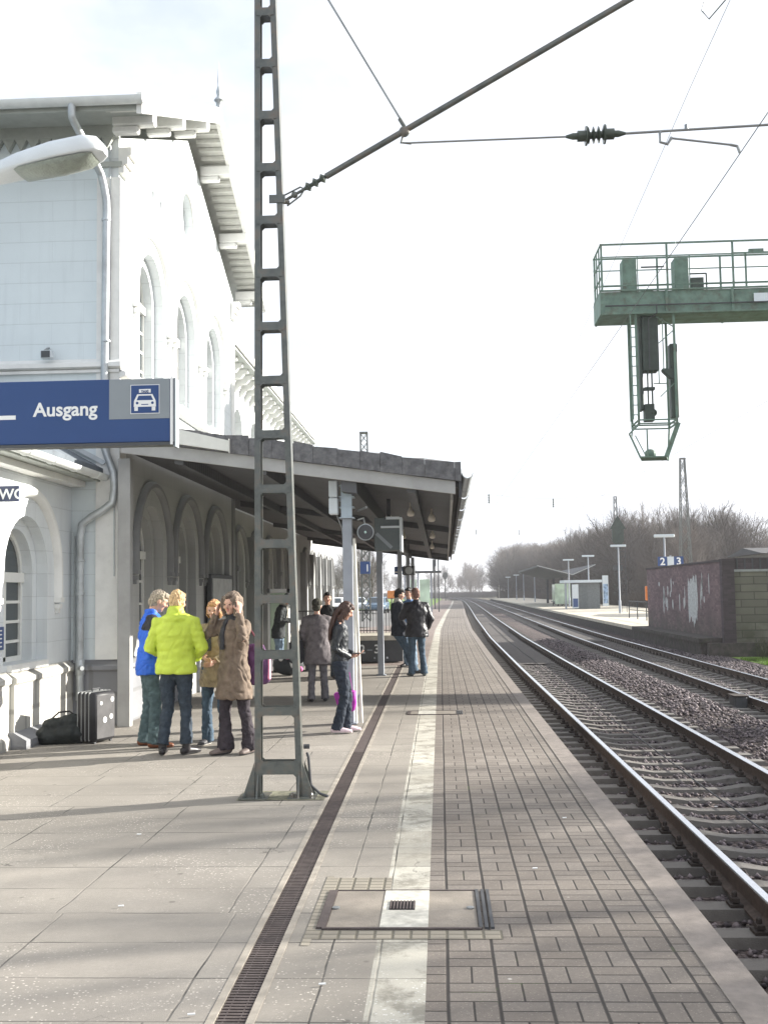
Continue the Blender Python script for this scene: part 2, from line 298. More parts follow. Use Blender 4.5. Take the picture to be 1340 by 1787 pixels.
BRICK=m_block('dark_red_brick',(.175,.12,.125),.075,.25,'y',(.12,.095,.095),.4,.3,(.07,.075,.06)); BRICKX=m_block('dark_brick_end',(.07,.055,.06),.075,.25,'x',(.06,.05,.05),.5,.2)
BLOCK=m_block('olive_concrete_block',(.175,.168,.13),.26,.9,'x',(.07,.07,.055),.9,.18,(.05,.055,.03)); PAINTW=mat('flaked_white_paint',(.48,.50,.49),.8,var=.3,scale=10,dirt=(.2,.16,.16),dscale=6,damt=.55)
BARK=mat('bare_bark',(.100,.082,.072),.9,var=.35,scale=2); BIRCH=mat('birch_bark',(.45,.40,.34),.8,var=.35,scale=6,dirt=(.08,.07,.06),dscale=9); IVY=mat('ivy_leaf',(.05,.08,.025),.6,var=.5)
P2TOP=mat('far_platform_concrete',(.52,.47,.38),.85,var=.15,scale=1.0,dirt=(.3,.27,.22)); P2SIDE=mat('platform_face_brick',(.07,.06,.055),.9,var=.4,scale=6,bump=.5,bscale=20,dirt=(.05,.065,.03))
RUST=mat('cast_iron_grate',(.105,.085,.08),.65,.3,var=.25,scale=15); DARK=mat('black_gap',(.012,.012,.013),.9,var=.1); PLATE=mat('cover_plate_concrete',(.25,.22,.185),.8,var=.2,scale=5,bump=.3,bscale=150,dirt=(.2,.17,.15),dscale=3); SETT=m_block('small_setts',(.36,.33,.27),.1,.1,'x',(.05,.05,.03)) 
# ============================================================= ground
def strip(mb,f0,f1,ys,z,uvs,m=0):
    pass
def ribbon(name,mt,x0,x1,Y0,Y1,z,step=4,parent=None,curve=True,kind='structure',thick=0):
    """ground ribbon following the line, with UVs in metres"""
    ys=[Y0+(Y1-Y0)*i/max(1,round((Y1-Y0)/step)) for i in range(max(1,round((Y1-Y0)/step))+1)]
    g=(lambda a,Y:a(Y) if callable(a) else a)
    vs=[];uv=[]
    for Y in ys:
        o=off(Y) if curve else 0
        for a in(g(x0,Y),g(x1,Y)): vs.append((a+o,Y,z)); uv.append((a,Y))
    fs=[(2*i,2*i+1,2*i+3,2*i+2) for i in range(len(ys)-1)]
    n=len(vs)
    if thick:
        vs+= [(a,b,c-thick) for a,b,c in vs]
        fs+= [(2*i,2*i+2,n+2*i+2,n+2*i) for i in range(len(ys)-1)]+[(2*i+1,n+2*i+1,n+2*i+3,2*i+3) for i in range(len(ys)-1)]+[(0,n,n+1,1),(n-2,n-1,2*n-1,2*n-2)]
        uv+=uv
    me=bpy.data.meshes.new(name); me.from_pydata(vs,[],fs); me.materials.append(mt)
    l=me.uv_layers.new(name='UVMap')
    for i,lp in enumerate(me.loops): l.data[i].uv=uv[lp.vertex_index]
    bm=bmesh.new(); bm.from_mesh(me); bmesh.ops.recalc_face_normals(bm,faces=bm.faces)
    if not thick and bm.faces[:][0].normal.z<0: bmesh.ops.reverse_faces(bm,faces=bm.faces)
    bm.to_mesh(me); bm.free()
    o=bpy.data.objects.new(name,me); S.collection.objects.link(o)
    if kind: o['kind']=kind
    if parent: o.parent=parent
    return o
mb=MB(); mb.add([(-1500,-60,-.95),(1500,-60,-.95),(1500,3000,-.95),(-1500,3000,-.95)],[(0,1,2,3)]); tag(mb.build('ground',SOIL),kind='structure')
ribbon('track_bed',BALL,1.2,9.6,-3,480,-.60)
PE=215
platA=lambda Y:-5.6 if Y<51 else min(-2.7,-5.6+(Y-51)*.5)
dr=lambda Y:-.945-.0045*(Y-4.5)
ribbon('platform_slabs',SLAB,lambda Y:-12 if Y<15 else -6.5,lambda Y:dr(Y)-.035,-3,26,0,1.0,thick=.9)
ribbon('platform_slabs',SLAB2,lambda Y:dr(Y)+.165,-.345,-3,26,0,1.0,thick=.9)
ribbon('platform_slabs',REDSLAB,platA,-.345,26,PE,0,4,thick=.9)
ribbon('platform_line',STRIP,-.345,-.095,-3,PE,0,2,thick=.9)
ribbon('platform_paving',PAVER,-.095,1.168,-3,PE,0,2,thick=.9)
ribbon('platform_edge',CURB,1.168,1.345,-3,PE,.006,2,thick=.75)
ribbon('drain_bed',DARK,lambda Y:dr(Y)-.035,lambda Y:dr(Y)+.165,-3,26,-.08,1.0)
# drain channel
t=thing('drain_channel','long narrow slotted drain channel with a rusty iron grate running along the platform','drain',(dr(4),4,0))
for a,b in((-.035,0),(.13,.165)):
    mb=MB()
    mb.add([(dr(Y)+x,Y,z) for Y in(-2,25.9) for x,z in((a,.003),(b,.003),(b,-.06),(a,-.06))],[(0,1,5,4),(1,2,6,5),(3,0,4,7),(0,3,2,1),(4,5,6,7)]); mb.build('channel_frame',mat('channel_frame_concrete',(.30,.27,.23),.8,var=.25,scale=8),t)
mb=MB(); Y=2.8
while Y<12:
    mb.box(dr(Y)+.004,dr(Y)+.126,Y,Y+.019,-.03,-.002); Y+=.033
for x in(.03,.095): mb.add([(dr(Y)+x+u,Y,z) for Y in(2.8,12) for u,z in((0,-.004),(.006,-.004),(.006,-.03),(0,-.03))],[(0,1,5,4),(1,2,6,5),(3,0,4,7)])
mb.build('grate',RUST,t)
mb=MB(); mb.add([(dr(Y)+x,Y,-.004) for Y in(12,25.9) for x in(.004,.126)],[(0,1,3,2)]); mb.build('grate',RUST,t)
# access covers across the white line
def cover(x0,x1,y0,y1,label,big):
    t=thing('access_cover',label,'cover',((x0+x1)/2,(y0+y1)/2,0))
    MB().box(x0,x1,y0,y1,-.03,.004).build('cover_plate',PLATE,t)
    sk=lambda mb:mb
    MB().box(-.345,-.095,y0+.004,y1-.004,.0042,.008).build('white_line_panel',mat('worn_white_panel',(.52,.50,.44),.8,var=.3,scale=12,dirt=(.25,.23,.2),dscale=7,damt=.7),t)
    mb=MB(); mb.box(x0-.02,x1+.02,y0-.022,y0,-.02,.010); 
    for i in range(int((x1-x0)/.03)): mb.box(x0+i*.03,x0+i*.03+.015,y0-.026,y0-.0221,-.02,.012)
    mb.box(x0-.05,x0-.003,y0,y1,-.02,.010); mb.box(x0-.02,x1+.02,y1,y1+.015,-.02,.008)
    mb.build('cover_frame',RUST,t)
    mb=MB()
    for k in range(3): mb.box(x1+.006+k*.03,x1+.024+k*.03,y0,y1+.01,-.02,.011)
    mb.build('ribbed_edge',CANB,t)
    if big:
        mb=MB(); cx,cy=-.245,(y0+y1)/2+.04
        mb.box(cx-.065,cx+.075,cy-.08,cy+.08,.0082,.0105)
        g=mb.build('vent_grate',DARK,t); mb=MB()
        for k in range(8): mb.box(cx-.062+k*.018,cx-.053+k*.018,cy-.078,cy+.078,.0107,.015)
        mb.build('bars',RUST,g)
        for xx in(x0+.02,x1-.03): MB().lathe([(.001,.004),(.022,.005),(.022,.012),(.014,.014),(.001,.014)],(xx,(y0+y1)/2,0)).build('lift_key_hole',STEEL,t)
cover(-.62,.16,5.72,6.42,'large concrete access cover with steel frame across the white line in the foreground',True)
cover(-.45,.20,15.5,15.95,'small flat access cover crossing the white line further along, beside the girl with the phone',False)
def patch(name,mt,x0,x1,y0,y1,z):
    mb=MB(); mb.add([(x0,y0,z),(x1,y0,z),(x1,y1,z),(x0,y1,z)],[(0,1,2,3)]); return tag(mb.build(name,mt),kind='structure')
SETTG=T('sett_paving'); _c=SETTG.co(); _x,_y,_z=SETTG.sep(_c)
_u=SETTG.math('MULTIPLY',_x,11); _v=SETTG.math('MULTIPLY',_y,16); _e=SETTG.math('MINIMUM',SETTG.math('MINIMUM',SETTG.math('FRACT',_u),SETTG.math('SUBTRACT',1,SETTG.math('FRACT',_u))),SETTG.math('MINIMUM',SETTG.math('FRACT',_v),SETTG.math('SUBTRACT',1,SETTG.math('FRACT',_v))))
_j=SETTG.rng(_e,.04,.12,.85,0); _w=SETTG.white(SETTG.math('FLOOR',_u),SETTG.math('FLOOR',_v)); SETTG.bump(SETTG.math('MULTIPLY',_j,-1),.6,.006)
SETTG=SETTG.set(SETTG.mix(_j,SETTG.mix(_w,(.24,.215,.175),(.30,.27,.22)),(.11,.10,.075)),.85)
patch('sett_border',SETTG,-.72,-.674,5.45,6.75,.0025); patch('sett_border',SETTG,-.674,.28,5.55,5.694,.0025); patch('sett_border',SETTG,-.674,-.32,6.44,6.72,.0025)
patch('mast_footing',mat('mossy_footing',(.17,.165,.12),.9,var=.45,scale=14,bump=.6,bscale=80),-1.74,-1.0,9.2,9.62,.006)
# far bank: platform 2, grass
ribbon('platform_opposite',P2TOP,8.75,17.5,51.4,262,0,4,thick=.16); ribbon('platform_opposite',P2SIDE,8.75,17.5,38,51.4,-.004,4,thick=.156)
ribbon('platform_face',P2SIDE,8.85,17.4,38.1,262,-.165,4,thick=.7)
ribbon('grass_verge',TURF,-30,lambda Y:platA(Y)-.02,112,300,-.03,8)
ribbon('grass_bank',TURF,9.5,40,20,37.5,-.62,3,curve=False); ribbon('yard',SOIL,17.5,90,38,420,-.5,8)
ribbon('car_park',mat('asphalt',(.16,.155,.15),.9,var=.2,scale=2),-40,-2.75,56,112,-.02,6)
# grass tufts (stuff)
def tufts(name,regs,n,h,label):
    V=[];F=[];r=random.Random(3)
    for i in range(n):
        a=r.choice(regs); x=r.uniform(a[0],a[1]); y=r.uniform(a[2],a[3]); 
        if noise.noise(Vector((x*.8,y*.8,0)))<-.15: continue
        for k in range(4):
            th=r.uniform(0,2*PI); hh=h*r.uniform(.5,1.3); w_=.012; b=len(V); dx,dy=math.cos(th),math.sin(th)
            V+=[(x-dy*w_,y+dx*w_,a[4]),(x+dy*w_,y-dx*w_,a[4]),(x+dx*hh*.5+r.uniform(-.03,.03),y+dy*hh*.5,a[4]+hh)]; F.append((b,b+1,b+2))
    me=bpy.data.meshes.new(name); me.from_pydata(V,[],F); me.materials.append(GRASS); o=bpy.data.objects.new(name,me); S.collection.objects.link(o); tag(o,label,'grass',kind='stuff')
tufts('grass',[(9.6,15,24,36,-.62),(9.6,12,30,36,-.62)],7000,.10,'bright green grass tufts growing below the olive block wall')
tufts('grass',[(-9,-2.0,110,205,-.03)],5000,.3,'green grass beside the far end of the platform')
# ============================================================= tracks
rp=[(-.075,0),(.075,0),(.075,.012),(.012,.03),(.010,.125),(.036,.138),(.036,.165),(.028,.172),(-.028,.172),(-.036,.165),(-.036,.138),(-.010,.125),(-.012,.03),(-.075,.012)]
def rail(par,xc,Y1=520,zb=-.532):
    mb=MB(); ys=[-2+ i*3 for i in range(11)]+[31+i*6 for i in range(int((Y1-31)/6))]
    for Y in ys:
        for u,v in rp: mb.v.append((xc+off(Y)+u,Y,zb+v))
    n=len(rp)
    for i in range(len(ys)-1):
        for j in range(n):
            mb.f.append((i*n+j,i*n+(j+1)%n,(i+1)*n+(j+1)%n,(i+1)*n+j)); mb.m.append(1 if j in(6,7,8) else 0)
    mb.build('rail',[RAILS,RAILT],par)
def sleeper_mb(seed):
    r=random.Random(seed); mb=MB()
    # mono-block concrete sleeper: high ends, lower waist
    xs=[-1.3,-1.25,-.98,-.50,-.28,.28,.50,.98,1.25,1.3]; zt=[-.06,0,0,0,-.035,-.035,0,0,0,-.06]; hw=[.13,.14,.145,.14,.11,.11,.14,.145,.14,.13]
    for x,z,h in zip(xs,zt,hw): mb.v+=[(x,-h,-.2),(x,-h*.72,z),(x,h*.72,z),(x,h,-.2)]
    for i in range(9):
        for j in range(3): mb.f.append((i*4+j,i*4+j+1,i*4+4+j+1,i*4+4+j)); mb.m.append(0)
    mb.f+=[(0,1,2,3),(39,38,37,36)]; mb.m+=[0,0]
    for s in(-.75,.75):
        for d in(-.115,.115):
            mb.box(s+d-.045,s+d+.045,-.07,.07,0,.022,1); mb.beam((s+d,-.05,.045),(s+d,.05,.045),.05,.03,1); mb.lathe([(.02,.02),(.02,.09),(.012,.10)],(s+d,0,0),n=6,m=1)
    return mb
def track(xc,label,sp=.6):
    t=thing('railway_track',label,'railway track',(xc,4,-.53))
    rail(t,xc-.75); rail(t,xc+.75)
    proto=None
    Ys=[(2.0 if xc<4 else 10)+sp*i for i in range(700)]; Ys=[y for y in Ys if y<400]
    for i,Y in enumerate(Ys[:100]):
        if proto is None:
            m=sleeper_mb(1); m.xf(Matrix.Translation((xc,4,-.53))); o=m.build('sleeper',[SLEEP,CLIP],t); proto=o
        else: o=proto.copy(); S.collection.objects.link(o); o.parent=t
        o.location=(off(Y),Y-4,rng.uniform(-.006,.006)); o.rotation_euler=(0,0,rng.uniform(-.006,.006))
    mb=MB(); base=sleeper_mb(1)
    for Y in Ys[100:]:
        mb.add([(v[0]+xc+off(Y),v[1]+Y,v[2]-.53) for v in base.v[:40]],base.f[:29])
    tag(mb.build('sleeper_row',SLEEP,t),kind='stuff')
    return t
tr1=track(2.90,'nearer railway track with gleaming rails and a thin cable down its middle')
track(6.62,'farther railway track alongside the opposite platform with no cable between its rails')
mb=MB(); mb.tube([(2.93+off(Y)+.01*math.sin(Y*.9),Y,-.53+.012+.004*math.sin(Y*10)) for Y in [3+i*.5 for i in range(150)]],.009,6); mb.build('line_conductor_cable',CANB,tr1)
# ballast fines in between and worn panel
ribbon('track_fines',BROWNB,2.25,3.55,34,300,-.536,4)
ribbon('track_fines',BROWNB,6.0,7.25,48,300,-.536,4)
# ballast stones
def stones():
    r=np.random.RandomState(5); V=[];F=[]
    base=np.array([(1,0,0),(-1,0,0),(0,1,0),(0,-1,0),(0,0,1),(0,0,-1)],float); fc=np.array([(0,2,4),(2,1,4),(1,3,4),(3,0,4),(2,0,5),(1,2,5),(3,1,5),(0,3,5)])
    N=62000; u=r.rand(N); Y=3+ (u**1.7)*47; X=r.uniform(1.4,9.3,N)
    keep=(X<0.62*Y+1.5)&~((Y>38)&(X>8.7)); X=X[keep];Y=Y[keep]
    nb=len(X); ridge=np.exp(-((X-4.8)/.55)**2)*.10
    ontrack=((np.abs(X-2.9)<1.28)|(np.abs(X-6.62)<1.28))
    ph=np.where(X<5,((Y-2.0)/.6)%1.0,((Y-10)/.6)%1.0); nearsl=(np.minimum(ph,1-ph)<.27)
    keep=~(ontrack&nearsl&(r.rand(nb)>.03)); X=X[keep];Y=Y[keep];ridge=ridge[keep];ontrack=ontrack[keep]
    nb=len(X); s=r.uniform(.018,.042,nb)*(1+.25*(Y>20)); Z=np.where(ontrack,-.590,-.575)+ridge+r.uniform(-.01,.02,nb)
    vs=base[None]*s[:,None,None]*r.uniform(.6,1.25,(nb,6,1))*np.array([1,1,.75]); a=r.uniform(0,6.28,nb); b=r.uniform(-.8,.8,nb)
    ca,sa=np.cos(a),np.sin(a); cb,sb=np.cos(b),np.sin(b)
    x=vs[...,0]*ca[:,None]-vs[...,1]*sa[:,None]; y=vs[...,0]*sa[:,None]+vs[...,1]*ca[:,None]; z=vs[...,2]
    y2=y*cb[:,None]-z*sb[:,None]; z2=y*sb[:,None]+z*cb[:,None]
    vv=np.stack([x+X[:,None],y2+Y[:,None],z2+Z[:,None]],-1).reshape(-1,3)
    ff=(fc[None]+6*np.arange(nb)[:,None,None]).reshape(-1,3)
    me=bpy.data.meshes.new('ballast'); me.vertices.add(len(vv)); me.vertices.foreach_set('co',vv.ravel().astype(np.float32))
    me.loops.add(ff.size); me.loops.foreach_set('vertex_index',ff.ravel().astype(np.int32)); me.polygons.add(len(ff)); me.polygons.foreach_set('loop_start',np.arange(0,ff.size,3,dtype=np.int32)); me.polygons.foreach_set('loop_total',np.full(len(ff),3,dtype=np.int32))
    me.update(calc_edges=True); me.validate(); me.materials.append(STONE); o=bpy.data.objects.new('ballast',me); S.collection.objects.link(o)
    tag(o,'reddish brown crushed stone ballast between and around the tracks','ballast',kind='stuff')
stones()
mb=MB(); mb.add([(x,Y,z) for Y in(2,130) for x,z in((4.0,-.59),(4.55,-.535),(5.0,-.535),(5.45,-.59))],[(0,1,5,4),(1,2,6,5),(2,3,7,6)]); tag(mb.build('ballast_ridge',BALL),kind='structure')
t=thing('track_box','small dark equipment box on the near rail of the farther track','equipment box',(6.0,21.5,-.5)); MB().box(5.55,5.78,21.2,21.65,-.58,-.36).build('box_body',CANB,t,bevel=.02); MB().box(5.53,5.80,21.18,21.67,-.355,-.335).build('lid',CLIP,t)
# ============================================================= station building
def arch(yc,z0,zs,r,n=16): return [(yc-r,z0),(yc+r,z0)]+[(yc+r*math.cos(PI*i/n),zs+r*math.sin(PI*i/n)) for i in range(n+1)]
def circ(yc,zc,r,n=28): return [(yc+r*math.cos(2*PI*i/n),zc+r*math.sin(2*PI*i/n)) for i in range(n)]
def facade(X): return lambda u,v,d:(X-d,u,v)
def hood(par,X,yc,zs,r,w_=.09,pr=.07,corb=True,full=False,mt=None):
    mb=MB(); n=24; a0,a1=(0,2*PI) if full else (0,PI)
    pts=[(yc+r*math.cos(a0+(a1-a0)*i/n),zs+r*math.sin(a0+(a1-a0)*i/n)) for i in range(n+1)]
    sec=[(-w_/2,0),(-w_/2,pr*.5),(-w_*.2,pr),(w_*.2,pr),(w_/2,pr*.5),(w_/2,0)]
    ring=[]
    for i,(u,v) in enumerate(pts):
        a=a0+(a1-a0)*i/n; ring.append([(X+d,yc+(r+e)*math.cos(a),zs+(r+e)*math.sin(a)) for e,d in sec])
    if not full: ring=[[(x,y,z-.30) for x,y,z in ring[0]]]+ring+[[(x,y,z-.30) for x,y,z in ring[-1]]]
    vs=[p for q in ring for p in q]; k=len(sec); mb.add(vs,[(i*k+j,i*k+j+1,(i+1)*k+j+1,(i+1)*k+j) for i in range(len(ring)-1) for j in range(k-1)])
    if corb and not full:
        for s in(-1,1):
            y=yc+s*r
            for q,(hw,z) in enumerate(((.075,-.30),(.055,-.38),(.03,-.44))): mb.box(X+.001,X+.09-q*.02,y-hw,y+hw,zs+z-.06,zs+z)
    return mb.build('arch_moulding',mt or TRIM,par,smooth=True)
def window(par,X,yc,z0,zs,r,door=False,fr=WFRAME):
    """arched sash window set back from the wall face"""
    xd=X-.30; mb=MB(); n=16; W=.06
    mb.wall(arch(yc,z0,zs,r),[arch(yc,z0+W,zs,r-W)],facade(xd),-.03,.03)
    mb.box(xd-.04,xd+.06,yc-r+.01,yc+r-.01,zs-.10,zs+.02)
    mb.box(xd-.03,xd+.03,yc-.035,yc+.035,z0+.01,zs-.1)
    mb.box(xd-.02,xd+.02,yc-.02,yc+.02,zs,zs+r-.03)
    k=1 if door else 3
    for i in range(1,k+1):
        z=z0+(zs-.1-z0)*i/(k+1); mb.box(xd-.019,xd+.019,yc-r+.03,yc+r-.03,z-.018,z+.018)
    f=mb.build('window' if not door else 'door',fr,par)
    g=MB(); g.prism(arch(yc,z0+.02,zs,r-.02),facade(xd-.005),-.004,.004); g.build('pane',GLASS,f)
    s=MB(); s.box(xd+.035,X+.06,yc-r-.04,yc+r+.04,z0-.08,z0-.002); 
    if not door: s.build('sill',TRIM,f)
    return f
B=thing('station_building','white station building with tall gabled wing, arched windows and low side wing','building',(-4.4,14.6,0))
XG=-4.36; Y0,Y1=14.60,23.0; YC=18.8; RS=.415  # roof slope
ARC=(16.35,18.65,21.0)
holes=[arch(y,.92,2.40,.70) for y in ARC]+[arch(y,4.95,6.28,.70) for y in ARC]+[circ(18.7,8.38,.44)]
sl=[]
for y in(16.42,16.86,20.75,21.17): sl.append([(y-.07,7.62),(y+.07,7.62),(y+.07,8.05),(y-.07,8.05)])
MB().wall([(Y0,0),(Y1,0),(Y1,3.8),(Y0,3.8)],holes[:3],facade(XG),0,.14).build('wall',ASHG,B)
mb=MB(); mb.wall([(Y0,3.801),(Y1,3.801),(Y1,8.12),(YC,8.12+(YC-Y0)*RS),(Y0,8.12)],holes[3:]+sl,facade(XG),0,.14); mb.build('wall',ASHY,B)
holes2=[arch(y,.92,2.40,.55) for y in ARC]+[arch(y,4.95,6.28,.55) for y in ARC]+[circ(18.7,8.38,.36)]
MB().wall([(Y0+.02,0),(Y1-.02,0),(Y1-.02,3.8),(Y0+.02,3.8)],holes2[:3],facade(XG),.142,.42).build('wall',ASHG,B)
mb=MB(); mb.wall([(Y0+.02,3.801),(Y1-.02,3.801),(Y1-.02,8.1),(YC,8.1+(YC-Y0)*RS),(Y0+.02,8.1)],holes2[3:],facade(XG),.142,.42); mb.build('wall',ASHY,B)
for y in ARC:
    hood(B,XG,y,2.40,1.0,.13,.09,mt=TRIMG); hood(B,XG,y,6.28,.98,.08,.06); window(B,XG,y,.92,2.40,.55); window(B,XG,y,4.95,6.28,.55)
hood(B,XG,18.7,8.38,.62,.10,.05,full=True); hood(B,XG,18.7,8.38,.47,.05,.03,full=True)
f=MB(); f.wall(circ(18.7,8.38,.36),[circ(18.7,8.38,.31)],facade(XG-.3),-.02,.02); f.box(XG-.32,XG-.28,18.68,18.72,8.05,8.7); f.box(XG-.319,XG-.281,18.36,19.04,8.36,8.40)
f=f.build('window',WFRAME,B); g=MB(); g.prism(circ(18.7,8.38,.34),facade(XG-.3),-.004,.004); g.build('pane',m_glass('sky_lit_glass',(.35,.38,.40)),f)
mb=MB(); mb.box(-13,XG-.142,Y0,Y0+.3,0,8.32); mb.build('wall',ASH,B)                       # end wall facing the viewer
mb=MB(); mb.box(-13,XG-.5,Y1-.3,Y1,0,8.12); mb.build('wall',ASH,B)
MB().prism([(XG-.30,Y0-.03),(XG+.03,Y0-.03),(XG+.03,Y0+.28),(XG+.001,Y0+.28),(XG+.001,Y0-.001),(XG-.30,Y0-.001)],lambda u,v,d:(u,v,d),.88,7.55).build('corner_pilaster',TRIM,B); MB().box(XG+.001,XG+.03,Y1-.28,Y1,.88,3.8).build('corner_pilaster',TRIMG,B); MB().box(XG+.001,XG+.03,Y1-.28,Y1,3.801,7.55).build('corner_pilaster',TRIM,B)
mb=MB(); mb.prism([(0,0),(.05,0),(.05,.72),(.10,.75),(.10,.80),(.0,.88)],lambda u,v,d:(d,Y0-.002-u,v),-4.99,XG+.05); mb.build('plinth',PLINTH,B)
for a,b in((Y0,15.62),(17.08,17.92),(19.38,20.27),(21.73,Y1)): MB().prism([(0,0),(.06,0),(.06,.72),(.10,.75),(.10,.80),(.0,.88)],lambda u,v,d:(XG+.002+u,d,v),a,b).build('plinth',PLINTH,B)
mb=MB(); mb.box(-13,XG+.05,Y0-.06,Y0-.002,4.80,4.84); mb.prism([(0,0),(.11,.03),(.11,.09),(0,.16)],lambda u,v,d:(d,Y0-.002-u,4.84+v),-13,XG+.06); mb.prism([(0,0),(.09,.03),(.09,.08),(0,.12)],lambda u,v,d:(XG+.032+u,d,4.72+v),Y0-.06,Y1); mb.build('string_course',TRIM,B)
# frieze + dentils on the viewer-facing wall
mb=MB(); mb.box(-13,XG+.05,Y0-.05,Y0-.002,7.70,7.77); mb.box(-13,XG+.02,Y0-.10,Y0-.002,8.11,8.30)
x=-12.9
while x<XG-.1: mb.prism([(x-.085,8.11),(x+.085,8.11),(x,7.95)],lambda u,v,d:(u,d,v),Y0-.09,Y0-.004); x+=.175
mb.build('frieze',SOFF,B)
mb=MB(); 
for i in range(3): mb.box(XG+.001,XG+.08+i*.05,Y0-.02,Y0+.30,7.62+i*.12,7.74+i*.12)
mb.build('console_bracket',TRIM,B); mb=MB()
for i in range(3): mb.box(XG+.001,XG+.08+i*.05,Y1-.30,Y1,7.62+i*.12,7.74+i*.12)
mb.build('console_bracket',TRIM,B)
# roof of gabled block: ridge runs away from the track
XE=-3.80; EY=13.72; zr=lambda y:8.22+(y-EY)*RS if y<=YC else 8.22+(2*YC-y-EY)*RS
for s in(0,1):
    ya,yb=(EY,YC) if s==0 else (2*YC-EY,YC)
    mb=MB(); mb.add([(x,y,zr(y)+dz) for x in(-13,XE) for y,dz in((ya,0),(yb,0),(yb,.09),(ya,.09))],[(0,1,2,3),(7,6,5,4),(0,4,5,1),(1,5,6,2),(2,6,7,3),(3,7,4,0)]); mb.build('roof',ROOF,B)
    mb=MB(); e=.02 if s==0 else -.02
    mb.add([(x,y,zr(y)+dz) for x in(XE-.055,XE+.02) for y,dz in((ya-e*2,-.16),(yb,-.16),(yb,.13),(ya-e*2,.13))],[(0,1,2,3),(7,6,5,4),(0,4,5,1),(1,5,6,2),(2,6,7,3),(3,7,4,0)]); mb.build('bargeboard',TRIM,B)
    mb=MB(); mb.add([(x,y,zr(y)+dz) for x in(-13,XE-.06) for y,dz in((ya,-.035),(yb,-.035),(yb,-.004),(ya,-.004))],[(0,1,2,3),(7,6,5,4),(0,4,5,1),(1,5,6,2),(2,6,7,3),(3,7,4,0)]); mb.build('soffit',SOFFL,B)
    mb=MB()
    k=0
    while k<26:
        y=ya+(yb-ya)*(k+.5)/26; MB().box(XG+.05,XE-.07,y-.03,y+.03,zr(y)-.11,zr(y)-.045).build('rafter_end',SOFFL,B); k+=1
    for q in(.02,.36,.70):
        y=ya+(yb-ya)*(q+.10); mb=MB(); mb.box(XG+.002,XE+.03,y-.08,y+.08,zr(y)-.32,zr(y)-.13); mb.box(XG+.002,XE-.2,y-.07,y+.07,zr(y)-.42,zr(y)-.321); mb.build('purlin_end',TRIM,B,bevel=.02)
mb=MB(); mb.add([(-13,EY-.02,8.20),(XE+.03,EY-.02,8.20),(XE+.03,EY-.09,8.10),(-13,EY-.09,8.10)],[(0,1,2,3)])
mb=MB(); g=[(math.cos(PI+PI*i/8)*.085,math.sin(PI+PI*i/8)*.085) for i in range(9)]; g2=[(a*.88,b*.88) for a,b in reversed(g)]
mb.prism(g+g2,lambda u,v,d:(d,EY-.09+u,8.24+v),-13,XE+.05); mb.build('gutter',GUT,B,smooth=True)
mb=MB(); mb.box(-13,XE,EY-.001,EY+.04,8.12,8.24); mb.box(-13,XE-.06,EY+.05,Y0-.11,8.27,8.30); mb.build('eave_board',SOFF,B)
mb=MB(); mb.lathe([(.05,0),(.05,.1),(.09,.14),(.03,.22),(.05,.30),(.015,.42),(.02,.5),(.002,.85)],(XE,YC,zr(YC)+.12),n=10); mb.build('finial',ZINC,B,smooth=True)
# downpipes
def pipe(mb,pts,r,n=12):
    pts=[Vector(p) for p in pts]; q=[pts[0]]
    for a,b,c in zip(pts,pts[1:],pts[2:]):
        d=min((b-a).length,(c-b).length)*.45; p0=b+(a-b).normalized()*min(d,.18); p1=b+(c-b).normalized()*min(d,.18)
        q+=[p0,p0.lerp(b,.55).lerp(p1.lerp(b,.55),.25),p0.lerp(b,.7).lerp(p1.lerp(b,.7),.5),p1.lerp(b,.55).lerp(p0.lerp(b,.55),.25),p1]
    q.append(pts[-1]); mb.tube(q,r,n); return mb
mb=MB(); pipe(mb,[(-4.70,EY-.09,8.18),(-4.70,EY-.09,8.0),(-4.56,14.45,7.55),(-4.50,14.50,7.2),(-4.53,14.50,3.75),(-4.38,14.49,3.40),(-4.38,14.48,2.98),(-4.84,14.48,2.72),(-4.84,14.49,.35)],.052)
for z in(6.9,5.2,2.2,1.75): mb.lathe([(.052,0),(.064,.005),(.064,.03),(.052,.035)],((-4.505 if z>3 else -4.84),14.50 if z>3 else 14.485,z))
mb.lathe([(.052,0),(.062,.01),(.062,.2),(.052,.21)],(-4.84,14.49,.68)); mb.lathe([(.02,0),(.03,.02),(.03,.10)],(-4.84,14.44,.78),(1,-1,0))
mb.build('downpipe',ZINC,B,smooth=True)
mb=MB(); mb.tube([(-4.94,14.56,2.55),(-4.94,14.56,.82)],.014,6); mb.tube([(-4.40,14.56,3.2),(-4.40,14.56,2.0)],.012,6); mb.tube([(-4.47,14.56,8.0),(-4.47,14.56,3.6)],.010,6); mb.build('conduit',ZINC,B)
